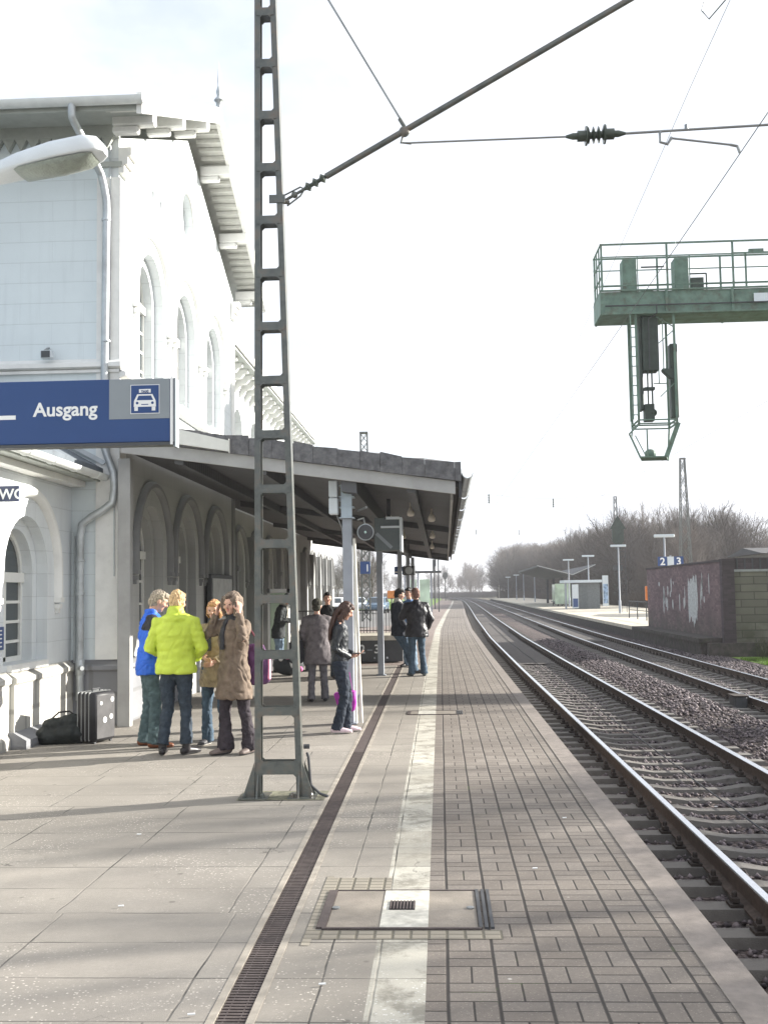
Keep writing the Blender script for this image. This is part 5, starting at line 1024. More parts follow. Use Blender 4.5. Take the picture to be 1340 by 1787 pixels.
for Y in range(124,345,4):
    for row in(1,2,3): rear.append(((20 if Y<262 else 14.5)+off(Y)+row*4.5+rt.uniform(-2,2),Y+rt.uniform(-3,3),rt.uniform(.85,1.15)*(1+max(0,Y-170)/550),-.6))
for k in range(56): rear.append((28+k*1.5,148+rt.uniform(-4,26)+k*.5,rt.uniform(.80,1.1),-.6))
for k in range(18): rear.append((40+k*2.6,136+k*.8+rt.uniform(-3,8),rt.uniform(.40,.62),-.6))
CNT={}
NUM=['first','second','third','fourth','fifth','sixth','seventh','eighth','ninth','tenth','eleventh','twelfth','thirteenth','fourteenth','fifteenth','sixteenth','seventeenth','eighteenth','nineteenth','twentieth','next','last']
fr=sorted(front,key=lambda q:q[0]/q[1])
for X,Y,s_ in fr:
    px=768+1900*X/Y; lm=[l for l in LAND if l[0]<=px][-1]; n_=CNT.get(lm[1],0); CNT[lm[1]]=n_+1
    i=rt.choice([0,1,3,0,1,3,2]); tree(i,X,Y,s_,'in wood, %s right of %s'%(NUM[n_],lm[1]))
for X,Y,s_,wl in((20,12.5,1.0,'nearest the viewer'),(25,19,1.05,'farther from the viewer')):  # unseen trees, put in beyond the frame to dapple the platform with shade
    tree(rt.choice([0,1,3]),X,Y,s_,'added out of view at right for dapple, '+wl,-.6,'unseen trees added for dapple')
def forest(name,label,items,mi=(0,1,3)):
    """far mass of trees joined into one stuff object"""
    Vs=[];Fs=[];n0=0; cache={}
    for (X,Y,s_,z) in items:
        i=rt.choice(mi)
        for me in TM[i]:
            if me.name not in cache:
                a=np.empty(len(me.vertices)*3,np.float32); me.vertices.foreach_get('co',a); l=np.empty(len(me.loops),np.int32); me.loops.foreach_get('vertex_index',l); cache[me.name]=(a.reshape(-1,3),l)
            a,l=cache[me.name]; th=rt.uniform(0,6.28); c,d=math.cos(th)*s_,math.sin(th)*s_
            Vs.append(np.stack([a[:,0]*c-a[:,1]*d+X,a[:,0]*d+a[:,1]*c+Y,a[:,2]*s_+z],-1)); Fs.append(l.reshape(-1,4)+n0); n0+=len(a)
    V=np.concatenate(Vs);F=np.concatenate(Fs); me=bpy.data.meshes.new(name); me.vertices.add(len(V)); me.vertices.foreach_set('co',V.ravel())
    me.loops.add(F.size); me.loops.foreach_set('vertex_index',F.ravel()); me.polygons.add(len(F)); me.polygons.foreach_set('loop_start',np.arange(0,F.size,4,dtype=np.int32)); me.polygons.foreach_set('loop_total',np.full(len(F),4,dtype=np.int32)); me.update(calc_edges=True)
    me.materials.append(BARK); o=bpy.data.objects.new(name,me); S.collection.objects.link(o); tag(o,label,'wood',kind='stuff')
forest('wood','dense bare wood rising behind the opposite platform',rear)
forest('far_wood','hazy grey tree line far beyond the end of the tracks',[(rt.uniform(-75,30),rt.uniform(430,560),rt.uniform(.9,1.5),-.9) for k in range(60)])
for k in range(7): tree(rt.choice([0,1,3]),-8-2.4*k+rt.uniform(-.8,.8),120+18*k,rt.uniform(.5,.85),'left of the line beyond the canopy, %s of the row'%NUM[k],-.3,'trees left of the line')
# scrub under the trees (stuff)
def scrub(name,regs,n,label,mt,sz=.5):
    r=random.Random(9); V=[];F=[]
    for i in range(n):
        a=r.choice(regs); x=r.uniform(a[0],a[1]); y=r.uniform(a[2],a[3]); x+=off(y) if a[4] else 0; H=a[5]*r.uniform(.4,1)
        for k in range(7):
            b=len(V); dx,dy=r.uniform(-.6,.6),r.uniform(-.6,.6); p=Vector((x+dx*.3,y+dy*.3,-.7)); q=Vector((x+dx*H*.6,y+dy*H*.6,-.7+H*r.uniform(.6,1))); w_=.012*sz*2
            V+=[(p.x-w_,p.y,p.z),(p.x+w_,p.y,p.z),(q.x,q.y,q.z)]; F.append((b,b+1,b+2)); b=len(V)
            m_=p.lerp(q,.5); V+=[(m_.x-w_*.7,m_.y,m_.z),(m_.x+w_*.7,m_.y,m_.z),(m_.x+r.uniform(-.5,.5)*H*.4,m_.y+r.uniform(-.4,.4),m_.z+H*.3)]; F.append((b,b+1,b+2))
    me=bpy.data.meshes.new(name); me.from_pydata(V,[],F); me.materials.append(mt); o=bpy.data.objects.new(name,me); S.collection.objects.link(o); tag(o,label,'scrub',kind='stuff')
scrub('undergrowth',[(18.5,26,90,262,1,2.8),(15,24,262,340,1,3.5),(20,24,105,150,0,2.4),(24,70,126,160,0,3.0)],14000,'tangled bare undergrowth along the foot of the wood',mat('bare_twig',(.12,.095,.075),.9),2.2)
scrub('undergrowth',[(10.6,20,33,37.4,0,1.1),(14,20,28,37,0,1.3)],1400,'dry brown scrub and brambles below the olive block wall',mat('bramble',(.07,.075,.04),.9),.7)
scrub('undergrowth',[(-80,28,415,440,0,3)],6000,'low dark scrub closing off the view beyond the tracks',mat('far_twig',(.10,.085,.08),.9),6)
# haze: one closed box of thin air round the whole scene
HZ=bpy.data.materials.new('haze_air'); HZ.use_nodes=True; HZ.node_tree.nodes.clear(); _o=HZ.node_tree.nodes.new('ShaderNodeOutputMaterial'); _v=HZ.node_tree.nodes.new('ShaderNodeVolumePrincipled'); HZ.node_tree.links.new(_v.outputs[0],_o.inputs['Volume'])
_v.inputs['Density'].default_value=.0005; _v.inputs['Color'].default_value=(.95,.96,1,1); _v.inputs['Anisotropy'].default_value=.3
tag(MB().box(-1510,1510,-70,3010,-2,30).build('haze',HZ),'thin pale haze over the whole station','haze',kind='stuff')
#@@PEOPLE
# ============================================================= people
def eval_remesh(mb,voxel,smooth=3,disp=None):
    me=bpy.data.meshes.new('tmp'); me.from_pydata(mb.v,[],mb.f); bm=bmesh.new(); bm.from_mesh(me); bmesh.ops.recalc_face_normals(bm,faces=bm.faces); bm.to_mesh(me); bm.free()
    o=bpy.data.objects.new('tmp',me); S.collection.objects.link(o)
    m=o.modifiers.new('r','REMESH'); m.mode='VOXEL'; m.voxel_size=voxel; m=o.modifiers.new('s','SMOOTH'); m.factor=.5; m.iterations=smooth
    bpy.context.view_layer.update(); r=bpy.data.meshes.new_from_object(o.evaluated_get(bpy.context.evaluated_depsgraph_get())); bpy.data.objects.remove(o); bpy.data.meshes.remove(me)
    if disp:
        r.update(); nr=[v.normal.copy() for v in r.vertices]
        for v,n in zip(r.vertices,nr): v.co+=n*max(-.010,disp(v.co))
    r.polygons.foreach_set('use_smooth',[True]*len(r.polygons)); r.update(); return r
def organic(name,mb,mats,par,voxel,smooth=3,disp=None,pick=None):
    me=eval_remesh(mb,voxel,smooth,disp); mats=mats if isinstance(mats,(list,tuple)) else [mats]
    for m in mats: me.materials.append(m)
    if pick: me.polygons.foreach_set('material_index',[pick(p.center) for p in me.polygons])
    o=bpy.data.objects.new(name,me); S.collection.objects.link(o); o.parent=par; return o
def wr(a,sx=7,sz=16,seed=0):
    return lambda c: a*(1.1*noise.noise(Vector((c.x*sx+seed,c.y*sx,c.z*sz+c.x*9)))-1.3*max(0,.22-abs(noise.noise(Vector((c.x*sx*1.6,c.y*sx*1.6+seed,c.z*sz*1.1-c.x*7)))))/.22*.6+.5*noise.noise(Vector((c.x*sx*3,c.y*sx*3+seed,c.z*sz*2))))
def cloth(name,col,rough=.85,var=.28,bump=.35): return mat(name,col,rough,var=var,scale=14,bump=bump,bscale=220)
SKIN=mat('skin',(.56,.33,.245),.5,var=.06,scale=12); EYE=mat('eye_dark',(.03,.022,.02),.3); LIP=mat('lip',(.36,.13,.12),.5)
def person(label,loc,yaw,H=1.75,top=None,legs=None,arms=None,head=(0,0),lean=(0,0),hair=None,shoes=None,trous=None,jeanflare=1.0,fat=1.0,collar=None,far=False,skin=SKIN,scarf=None,gender='m',finger=35):
    """local axes: +Y forward, +X the person's right, metres for a 1.75 m figure; yaw in degrees"""
    t=thing('person',label,'person'); vb=.0065 if not far else .011; vc=.0095 if not far else .014
    lx_,ly_=lean
    def sp(z,x=0,y=0):   # point on the (possibly leaning) trunk
        k=max(0,(z-.92)/.6); return Vector((x+lx_*k,y+ly_*k,z))
    HC=sp(1.635,0,.025+.02*math.sin(R(max(0,-head[1])))); HM=Matrix.Rotation(R(head[0]),3,'Z')@Matrix.Rotation(R(head[1]),3,'X')
    nk=sp(1.50)
    def hd(x,y,z): return nk+Vector((0,.01,.02))+HM@(Vector((x,y+.018,z+.115)))
    L=legs or {}
    hip={-1:Vector((-.09,0,.90)),1:Vector((.09,0,.90))}
    kn={s:Vector(L.get(('kn',s),(s*.10,.02,.49))) for s in(-1,1)}; an={s:Vector(L.get(('an',s),(s*.11,-.02,.09))) for s in(-1,1)}
    fd={s:R(L.get(('fd',s),-s*10)) for s in(-1,1)}
    A_=arms or {}
    sh={s:sp(1.415,s*.175*fat**.5) for s in(-1,1)}
    el={s:Vector(A_.get(('el',s),(s*.25,-.04,1.13)))+Vector((lx_*.5,ly_*.5,0)) for s in(-1,1)}; wrp={s:Vector(A_.get(('wr',s),(s*.24,.08,.90)))+Vector((lx_*.4,ly_*.4,0)) for s in(-1,1)}
    hdv={s:Vector(A_[('hd',s)]).normalized() if ('hd',s) in A_ else (wrp[s]-el[s]).normalized() for s in(-1,1)}
    # --- one continuous body
    mb=MB(); RX=(1,0,0)
    mb.cap([sp(.90),sp(1.02),sp(1.12),sp(1.28),sp(1.38)],[(.12,.085),(.11,.08),(.10,.075),(.125,.085),(.11,.075)],16,RX)
    mb.cap([sp(1.40),sp(1.47),hd(0,-.02,-.07)],[(.085,.06),(.055,.055),(.048,.052)],12,RX)
    for s in(-1,1):
        mb.cap([sh[s]+Vector((-s*.05,0,.01)),sh[s],sh[s].lerp(el[s],.5),el[s],el[s].lerp(wrp[s],.35),wrp[s]],[.042,.040,.034,.029,.031,.023],10)
        mb.cap([hip[s]+Vector((0,0,.03)),hip[s].lerp(kn[s],.3),kn[s],kn[s].lerp(an[s],.3),an[s]],[.068,.064,.042,.040,.030],12)
        f=Vector((-math.sin(fd[s]),math.cos(fd[s]),0)); mb.cap([an[s]+Vector((0,0,-.03)),Vector((an[s].x,an[s].y,an[s].z-.055))+f*.10],[(.033,.03),(.036,.022)],8,RX)
    mb.ell(hd(0,0,.01),(.074,.094,.108),HM,16,12); mb.ell(hd(0,.028,-.052),(.052,.058,.058),HM,12,8); mb.ell(hd(0,.062,-.088),(.022,.022,.018),HM,8,6)
    mb.cap([hd(0,.088,.012),hd(0,.108,-.018),hd(0,.098,-.026)],[.009,.013,.012],8); mb.cap([hd(-.035,.080,.030),hd(.035,.080,.030)],[.012,.012],8)
    for s in(-1,1): mb.ell(hd(s*.076,-.008,-.008),(.010,.020,.030),HM,8,6); mb.ell(hd(s*.045,.060,-.022),(.022,.024,.022),HM,8,6)
    # hands: palm, four unequal bent fingers, thumb from the side of the palm
    grip={}
    for s in(-1,1):
        d=hdv[s]; w_=wrp[s]; up=Vector(A_.get(('pn',s),(-s,0,0.15))); n=(up-d*up.dot(d)).normalized(); sd=d.cross(n).normalized()   # n = palm normal
        mb.cap([w_-d*.005,w_+d*.03,w_+d*.075],[(.024,.018),(.036,.015),(.038,.013)],10,sd)
        crl=R(A_.get(('curl',s),finger))
        for k,(o_,ln) in enumerate(((-.029,.060),(-.010,.070),(.010,.074),(.029,.066))):
            b=w_+d*.078+sd*o_; d1=(d*math.cos(crl*.6)+n*math.sin(crl*.6)).normalized(); d2=(d*math.cos(crl*1.6)+n*math.sin(crl*1.6)).normalized(); m_=b+d1*ln*.5; mb.cap([b,m_,m_+d2*ln*.5],[.0092,.0086,.0072],7)
        th=(sd*.75 if s>0 else sd*.75)+d*.6+n*.45; th.normalize(); b=w_+d*.028+sd*.030; mb.cap([b,b+th*.034,b+th*.034+(d+n*.4).normalized()*.028],[.012,.0105,.0085],7)
        grip[s]=w_+d*.09+n*.02
    body=organic('body',mb,[skin,LIP],t,vb,2,None,lambda c:1 if ((c-hd(0,.088,-.052)).length<.019) else 0)
    mb=MB(); 
    for s in(-1,1): MB().ell(hd(s*.030,.086,.008),(.012,.008,.007),HM,8,6).build('eye',EYE,t,smooth=True)
    # --- shoes
    for s in(-1,1):
        f=Vector((-math.sin(fd[s]),math.cos(fd[s]),0)); r_=f.cross(Vector((0,0,1))); a=Vector((an[s].x,an[s].y,an[s].z-.09))
        mb=MB(); mb.cap([a-f*.045+Vector((0,0,.045)),a+f*.05+Vector((0,0,.045)),a+f*.13+Vector((0,0,.036)),a+f*.185+Vector((0,0,.03))],[(.038,.044),(.043,.045),(.046,.035),(.036,.026)],12,r_); mb.cap([a+Vector((0,0,.05)),a+Vector((0,0,shoes.get('h',.11)))],[.045,.047],10)
        organic('shoe',mb,[shoes['m'],shoes.get('sole',CANB)],t,vc*.8,1,None,lambda c,a=a:1 if c.z<a.z+.022 else 0)
    # --- trousers
    mb=MB(); mb.cap([Vector((0,0,.90)),Vector((0,0,.96)),sp(1.04)],[(.175*fat,.12),(.165*fat,.12),(.15*fat,.11)],16,RX)
    for s in(-1,1):
        jf=jeanflare; end=an[s]+Vector((0,0,-.045 if shoes.get('h',.11)<.2 else .02))
        mb.tube([hip[s]+Vector((-s*.01,0,.04)),hip[s]+Vector((0,0,-.08)),hip[s].lerp(kn[s],.5),kn[s],kn[s].lerp(end,.45),kn[s].lerp(end,.8),end],[(.095,.115),(.092,.105),(.082,.09),(.066,.07),(.064,.07),(.066*jf,.073*jf),(.070*jf,.08*jf)],14,0,True,RX)
    organic('trousers',mb,trous,t,vc,3,wr(.010,9,14,3))
    # --- top garment
    hem=top['hem']; b=top.get('bulk',1.0)*fat; fl=top.get('flare',1.0)
    mb=MB(); z=[hem,hem+.04]+[q for q in(.75,.92,1.04,1.16,1.28,1.38) if q>hem+.06]+[1.435,1.475]
    rx_={.75:(.20,.155),.92:(.190,.145),1.04:(.168,.128),1.16:(.170,.128),1.28:(.190,.136),1.38:(.185,.125),1.435:(.135,.10),1.475:(.085,.08)}
    h0=(.195*fl if hem>.85 else .20*fl,.145*fl); pts=[sp(q) for q in z]; rad=[(h0[0]*b,h0[1]*b),(h0[0]*b,h0[1]*b)]+[(rx_[q][0]*b,rx_[q][1]*b) for q in z[2:]]
    mb.tube(pts,rad,20,0,True,RX)
    ws=top.get('sleeve',.050)
    for s in(-1,1):
        e=wrp[s]-hdv[s]*.01 if top.get('long',True) else el[s]
        mb.cap([sh[s]+Vector((-s*.05,0,-.02)),sh[s]+Vector((s*.005,0,-.01)),sh[s].lerp(el[s],.5),el[s],el[s].lerp(e,.5)],[.085*b,.074*b,.066*b,.058*b,.053*b],12); mb.tube([el[s].lerp(e,.5),e],[.053*b,ws*b*.86],12)
    if collar=='big': mb.tube([sp(1.40),sp(1.425),sp(1.455),sp(1.49),sp(1.505)],[(.13,.10),(.168,.138),(.172,.142),(.145,.12),(.10,.09)],20,0,True,RX); mb.cap([sp(1.44),sp(1.53,0,-.01)],[(.115,.10),(.095,.085)],14,RX)
    elif collar=='stand': mb.tube([sp(1.44),sp(1.50,0,-.01),sp(1.535,0,-.015)],[(.10,.09),(.078,.075),(.072,.070)],14,0,True,RX)
    else: mb.tube([sp(1.44),sp(1.50,0,-.008)],[(.10,.09),(.075,.072)],14,0,True,RX)
    organic(top['name'],mb,top['m'],t,vc,2,top.get('disp') or wr(.011,6,13,len(label)),top.get('pick'))
    if scarf is not None:
        mb=MB(); mb.cap([sp(1.46),sp(1.51,0,.005)],[(.085,.085),(.078,.08)],12,RX); mb.cap([sp(1.46,.03,.09),sp(1.33,.04,.14),sp(1.15,.03,.15)],[(.03,.02),(.04,.018),(.04,.015)],8,RX); organic('scarf',mb,scarf,t,vc,1,wr(.008,18,18,1))
    # --- hair / hood / hat
    k=hair['k']; m=hair['m']; mb=MB()
    dsp=lambda c: .013*noise.noise(Vector((c.x*60,c.y*60,c.z*22)))+.007*noise.noise(c*95)
    if k in('short','bald','long','bob'):
        mb.ell(hd(0,-.020,.028),(.083,.096,.104),HM,16,12); mb.ell(hd(0,-.052,-.02),(.072,.062,.075),HM,14,10)
        if k!='bald': mb.ell(hd(0,.035,.078),(.068,.058,.042),HM,12,8)
        if k=='bob': 
            for s in(-1,1): mb.cap([hd(s*.070,-.01,.03),hd(s*.080,-.012,-.05),hd(s*.07,-.02,-.085)],[(.022,.045),(.022,.045),(.016,.03)],8,HM@Vector((1,0,0)))
        if k=='long':
            for s in(-1,1): mb.cap([hd(s*.066,.02,.05),hd(s*.082,.005,-.03),hd(s*.085,-.01,-.12),sp(1.36,s*.10,.02)],[(.022,.04),(.022,.045),(.022,.05),(.015,.03)],8,RX)
            mb.cap([hd(0,-.075,.0),hd(0,-.095,-.10),sp(1.36,0,-.12),sp(1.24,0,-.135)],[(.075,.04),(.085,.04),(.10,.035),(.07,.02)],12,RX)
            dsp=lambda c: .009*noise.noise(Vector((c.x*60,c.y*60,c.z*9)))
    elif k=='hood':
        mb.ell(hd(0,-.030,.022),(.116,.118,.136),HM,16,12); mb.cap([hd(0,-.06,-.06),sp(1.46,0,-.03)],[(.10,.07),(.11,.09)],12,RX)
        dsp=wr(.010,14,16,2)
        for s in(-1,1): mb.cap([hd(s*.085,.030,.085),hd(s*.100,.045,-.02),hd(s*.07,.045,-.11)],[(.018,.035)]*3,8,HM@Vector((1,0,0)))
    elif k=='hat':
        mb.ell(hd(0,-.015,.055),(.092,.106,.088),HM,16,10); mb.cap([hd(-.06,.085,.055),hd(.06,.085,.055)],[(.035,.012)]*2,8,HM@Vector((0,1,0))); mb.ell(hd(0,-.05,-.03),(.078,.062,.07),HM,12,8); dsp=lambda c:.006*noise.noise(c*30)
    organic('hair' if k not in('hood','hat') else k,mb,m,t,vb,1,dsp)
    if k=='hood': mb=MB(); mb.ell(hd(0,.035,.082),(.062,.045,.028),HM,12,8); organic('hair',mb,hair['h'],t,vb,1,lambda c:.008*noise.noise(c*50))
    s_=H/1.75; t.scale=(s_,s_,s_); t.rotation_euler=(0,0,R(yaw)); t.location=loc
    M=Matrix.Translation(loc)@Matrix.Rotation(R(yaw),4,'Z')@Matrix.Scale(s_,4)
    return t,M,grip,hdv
JEAN=cloth('blue_jeans',(.060,.095,.135)); DJEAN=cloth('dark_jeans',(.032,.045,.062)); GJEAN=cloth('green_grey_jeans',(.075,.115,.125)); LJEAN=cloth('light_jeans',(.18,.25,.33))
BROWNSH=mat('brown_leather_shoe',(.17,.065,.035),.4); BLACKSH=mat('black_leather_shoe',(.02,.018,.02),.4); WHITESH=mat('white_pink_shoe',(.66,.52,.56),.6); SOLEW=mat('white_sole',(.7,.68,.64),.6)
# 1 man in blue jacket, seen from the side, head bowed
def blue_pick(c): return 1 if (c.z>1.30 and abs(c.x)>.12 and c.z-1.30>(.0) and c.y<.09) else 0
person('grey-haired man in a bright blue jacket with black shoulders, head bowed',(-3.36,12.50,0),-72,1.80,
 dict(name='jacket',hem=.80,m=[mat('blue_jacket_cloth',(.025,.13,.62),.55,var=.12,scale=5,bump=.2,bscale=120),mat('black_shoulder_cloth',(.02,.022,.03),.6)],bulk=1.06,disp=wr(.014,6,11,1),pick=blue_pick),
 {('an',-1):(-.12,-.05,.09),('an',1):(.13,.05,.09),('kn',-1):(-.10,0,.49),('kn',1):(.11,.06,.49)},
 {('el',-1):(-.23,-.02,1.12),('wr',-1):(-.06,.22,1.10),('el',1):(.25,-.03,1.11),('wr',1):(.08,.22,1.06)},head=(6,-26),hair=dict(k='short',m=mat('grey_hair',(.33,.28,.22),.8,var=.35,scale=60)),shoes=dict(m=BROWNSH,sole=BROWNSH),trous=GJEAN,jeanflare=1.12,collar='stand',lean=(0,.03))
# 2 woman in lime jacket, back to the viewer
def quilt(c): return .0045*abs(math.sin(c.z*38+3.5*noise.noise(Vector((c.x*4,c.y*4,c.z*2)))))-.006*max(0,.2-abs(noise.noise(Vector((c.x*8,c.y*8,c.z*7-c.x*6)))))/.2+.011*noise.noise(Vector((c.x*9,c.y*9,c.z*15)))
person('woman in a puffy lime green jacket seen from behind',(-2.90,11.88,0),-4,1.775,
 dict(name='jacket',hem=.865,m=mat('lime_padded_cloth',(.47,.58,.06),.55,var=.08,scale=6,bump=.25,bscale=50),bulk=1.13,disp=quilt,sleeve=.055),
 {('an',-1):(-.13,-.06,.09),('an',1):(.12,-.02,.09),('fd',1):-28,('fd',-1):12},
 {('el',-1):(-.29,-.01,1.13),('wr',-1):(-.15,.20,1.04),('el',1):(.29,-.01,1.13),('wr',1):(.15,.20,1.02)},head=(-8,-10),hair=dict(k='short',m=mat('blond_hair',(.52,.36,.19),.7,var=.4,scale=60)),shoes=dict(m=BLACKSH,h=.20),trous=DJEAN,collar='big',fat=1.05)
# 3 ginger person facing the viewer
person('short ginger-haired woman in a beige coat facing the viewer between lime and brown figures',(-2.62,12.62,0),172,1.66,
 dict(name='coat',hem=.70,m=cloth('beige_coat_cloth',(.30,.235,.15)),bulk=1.0,flare=1.0),
 {('an',1):(.10,0,.09),('an',-1):(-.17,.10,.09),('kn',-1):(-.13,.10,.49)},{('el',-1):(-.25,0,1.14),('wr',-1):(-.07,.22,1.02),('el',1):(.24,0,1.14),('wr',1):(.06,.22,1.06)},head=(4,-8),hair=dict(k='bob',m=mat('ginger_hair',(.46,.25,.12),.7,var=.35,scale=60)),shoes=dict(m=mat('sneaker_dark',(.05,.05,.055),.6),sole=SOLEW),trous=JEAN,scarf=cloth('dark_scarf',(.05,.055,.06)),jeanflare=1.1)
# 4 woman in brown hooded coat, hands raised to her hood
t4,M4,g4,_=person('woman in a long brown hooded coat with both hands raised to her head',(-2.27,11.92,0),146,1.73,
 dict(name='coat',hem=.60,m=cloth('brown_coat_cloth',(.155,.115,.085),.8),bulk=1.04,flare=1.14,disp=wr(.016,6,9,9)),
 {('an',-1):(-.16,-.10,.09),('an',1):(.05,.08,.09),('kn',1):(.08,.06,.49),('kn',-1):(-.12,-.04,.49)},
 {('el',-1):(-.27,.14,1.25),('wr',-1):(-.165,.085,1.55),('hd',-1):(.1,-.25,1),('pn',-1):(1,-.3,0),('el',1):(.27,.15,1.27),('wr',1):(.175,.085,1.54),('hd',1):(-.15,-.2,1),('pn',1):(-1,-.3,0)},
 head=(12,-4),hair=dict(k='hood',m=cloth('brown_hood_cloth',(.19,.145,.11),.8),h=mat('dark_brown_hair',(.06,.035,.02),.6)),shoes=dict(m=mat('taupe_shoe',(.14,.11,.10),.6)),trous=cloth('dark_flared_trousers',(.035,.028,.035)),jeanflare=1.35,scarf=cloth('dark_inner_shirt',(.04,.04,.045)))
# purple shoulder bag hanging at her back
t=thing('shoulder_bag','purple shoulder bag with a pink edge hanging beside the brown-coated woman','bag',(-2.02,12.0,.95)); mb=MB(); mb.cap([(-2.05,12.08,.78),(-2.04,12.06,.95),(-2.05,12.04,1.14)],[(.16,.06),(.15,.06),(.11,.045)],14,(1,0,0)); _o=organic('bag_body',mb,cloth('purple_bag_cloth',(.11,.045,.12)),None,.012,2,wr(.01,9,9,4)); _o.parent=t; _o.location=(2.02,-12.0,-.95)
mb=MB(); mb.cap([(-1.905,12.07,.80),(-1.90,12.06,1.0)],[(.022,.04),(.018,.035)],10,(1,0,0)); mb.build('pink_edge',mat('pink_bag_cloth',(.72,.30,.42),.7),t,smooth=True); mb=MB(); mb.tube([(-2.15,12.04,1.15),(-2.20,12.02,1.40),(-2.24,12.0,1.455),(-2.17,12.08,1.42),(-1.98,12.06,1.14)],.010,6); mb.build('strap',cloth('strap_cloth',(.2,.06,.08)),t)
# 5 man behind the mast
person('man in a dark jacket bending his head, framed by the mast beside the glass case',(-3.62,24.3,0),-95,1.76,dict(name='jacket',hem=.74,m=cloth('charcoal_jacket',(.035,.04,.042)),bulk=1.05),None,{('el',-1):(-.24,.02,1.13),('wr',-1):(-.05,.25,1.12),('el',1):(.25,.02,1.12),('wr',1):(.06,.26,1.15)},head=(-5,-38),lean=(0,.12),hair=dict(k='short',m=mat('black_hair',(.02,.017,.015),.6)),shoes=dict(m=BLACKSH),trous=LJEAN,scarf=cloth('pale_scarf',(.45,.43,.38)),far=True)
# 6 elderly woman in grey coat, back to the viewer
person('elderly figure in a grey-brown coat and dark cap seen from behind',(-1.98,17.5,0),12,1.63,dict(name='coat',hem=.64,m=cloth('grey_brown_coat',(.135,.12,.125)),bulk=1.12,flare=1.05,disp=wr(.010,6,10,8)),{('an',-1):(-.12,-.03,.09),('an',1):(.13,.03,.09)},{('el',-1):(-.27,.02,1.14),('wr',-1):(-.20,.14,.95),('el',1):(.27,.02,1.14),('wr',1):(.20,.16,.95)},head=(-15,-6),lean=(0,.05),hair=dict(k='hat',m=mat('patterned_cap',(.05,.048,.035),.8,var=.9,scale=30)),shoes=dict(m=BLACKSH),trous=cloth('grey_trousers',(.115,.11,.12)),jeanflare=1.05,fat=1.04,far=True)
t=thing('handbag','dark handbag hanging at the left side of the elderly figure in the grey-brown coat','bag',(-2.28,17.45,.75)); MB().box(-2.42,-2.20,17.36,17.50,.62,.98).build('bag_body',cloth('black_bag',(.025,.025,.03)),t,bevel=.03); mb=MB(); mb.tube([(-2.38,17.43,.98),(-2.33,17.43,1.12),(-2.26,17.43,1.12),(-2.22,17.43,.98)],.010,6); mb.build('handle',BLACKSH,t)
# 7 half hidden
person('dark-haired person half hidden behind the cap of the elderly figure',(-2.30,22.2,0),-170,1.74,dict(name='jacket',hem=.80,m=cloth('black_jacket',(.02,.021,.023)),bulk=1.02),None,None,hair=dict(k='short',m=mat('black_hair',(.02,.017,.015),.6)),shoes=dict(m=BLACKSH),trous=DJEAN,far=True)
# 8 girl with phone
LEATH=mat('black_leather',(.012,.016,.022),.45,var=.25,scale=8,bump=.12,bscale=40,spec=.5)
tg,Mg,gg,hg=person('long-haired young woman in a black leather jacket and jeans looking down at her phone',(-1.26,13.60,0),-82,1.63,
 dict(name='jacket',hem=.93,m=LEATH,bulk=.90,flare=.93,disp=wr(.007,7,10,5)),
 {('an',-1):(-.08,.07,.09),('an',1):(.10,-.06,.09),('kn',-1):(-.07,.10,.49),('kn',1):(.09,.05,.49),('fd',1):-4,('fd',-1):4},
 {('el',-1):(-.22,-.02,1.12),('wr',-1):(-.06,.19,1.03),('el',1):(.21,-.08,1.12),('wr',1):(.05,.14,1.00),('pn',-1):(0,0,1),('pn',1):(0,0,1),('hd',1):(-.1,1,.12),('hd',-1):(.15,1,.1)},
 head=(0,-30),hair=dict(k='long',m=mat('chestnut_hair',(.055,.028,.02),.5,var=.4,scale=40)),shoes=dict(m=WHITESH,sole=SOLEW),trous=cloth('dark_blue_jeans',(.022,.03,.045)),gender='f',finger=30)
p=Mg@(gg[1]+Vector((-.01,.0,.015))); t=thing('mobile_phone','small mobile phone held in the hand of the young leather-jacketed woman','phone',p); MB().box(p.x-.05,p.x+.055,p.y-.025,p.y+.025,p.z-.004,p.z+.010).build('phone_body',mat('phone_case',(.10,.10,.11),.3),t,bevel=.004); MB().box(p.x-.04,p.x+.045,p.y-.02,p.y+.02,p.z+.0105,p.z+.012).build('screen',mat('phone_screen',(.35,.38,.4),.1),t)
t=thing('magenta_bag','bright magenta bag hanging low behind the legs of the leather-jacketed young woman','bag',(-1.25,13.95,.35)); mb=MB(); mb.prism([(-1.38,.46),(-1.10,.49),(-1.085,.34),(-1.12,.22),(-1.28,.23),(-1.34,.32)],lambda u,v,d:(u,d,v),13.90,14.02); mb.build('bag_body',mat('magenta_cloth',(.36,.03,.33),.6,var=.2,scale=8,bump=.4,bscale=25),t,bevel=.02,smooth=True); mb=MB(); mb.tube([(-1.24,13.96,.46),(-1.22,13.88,.72),(-1.17,13.88,.72),(-1.14,13.96,.48)],.006,6); mb.build('strap',mat('magenta_strap',(.35,.03,.3),.6),t)
# 9 man leaning on the column
person('dark-coated man leaning back near the second column, legs stretched forward',(-.90,23.3,0),-66,1.80,dict(name='coat',hem=.78,m=cloth('navy_coat',(.025,.03,.042)),bulk=1.06),{('kn',-1):(-.10,.20,.50),('kn',1):(.10,.20,.50),('an',-1):(-.09,.36,.09),('an',1):(.12,.30,.09)},{('el',-1):(-.25,.03,1.12),('wr',-1):(-.12,.22,.98),('el',1):(.25,-.03,1.12),('wr',1):(.16,.15,.90)},head=(-10,-12),lean=(0,-.02),hair=dict(k='short',m=mat('black_hair',(.02,.017,.015),.6)),shoes=dict(m=BLACKSH),trous=JEAN,scarf=cloth('pale_scarf',(.45,.43,.38)),far=True,jeanflare=1.1)
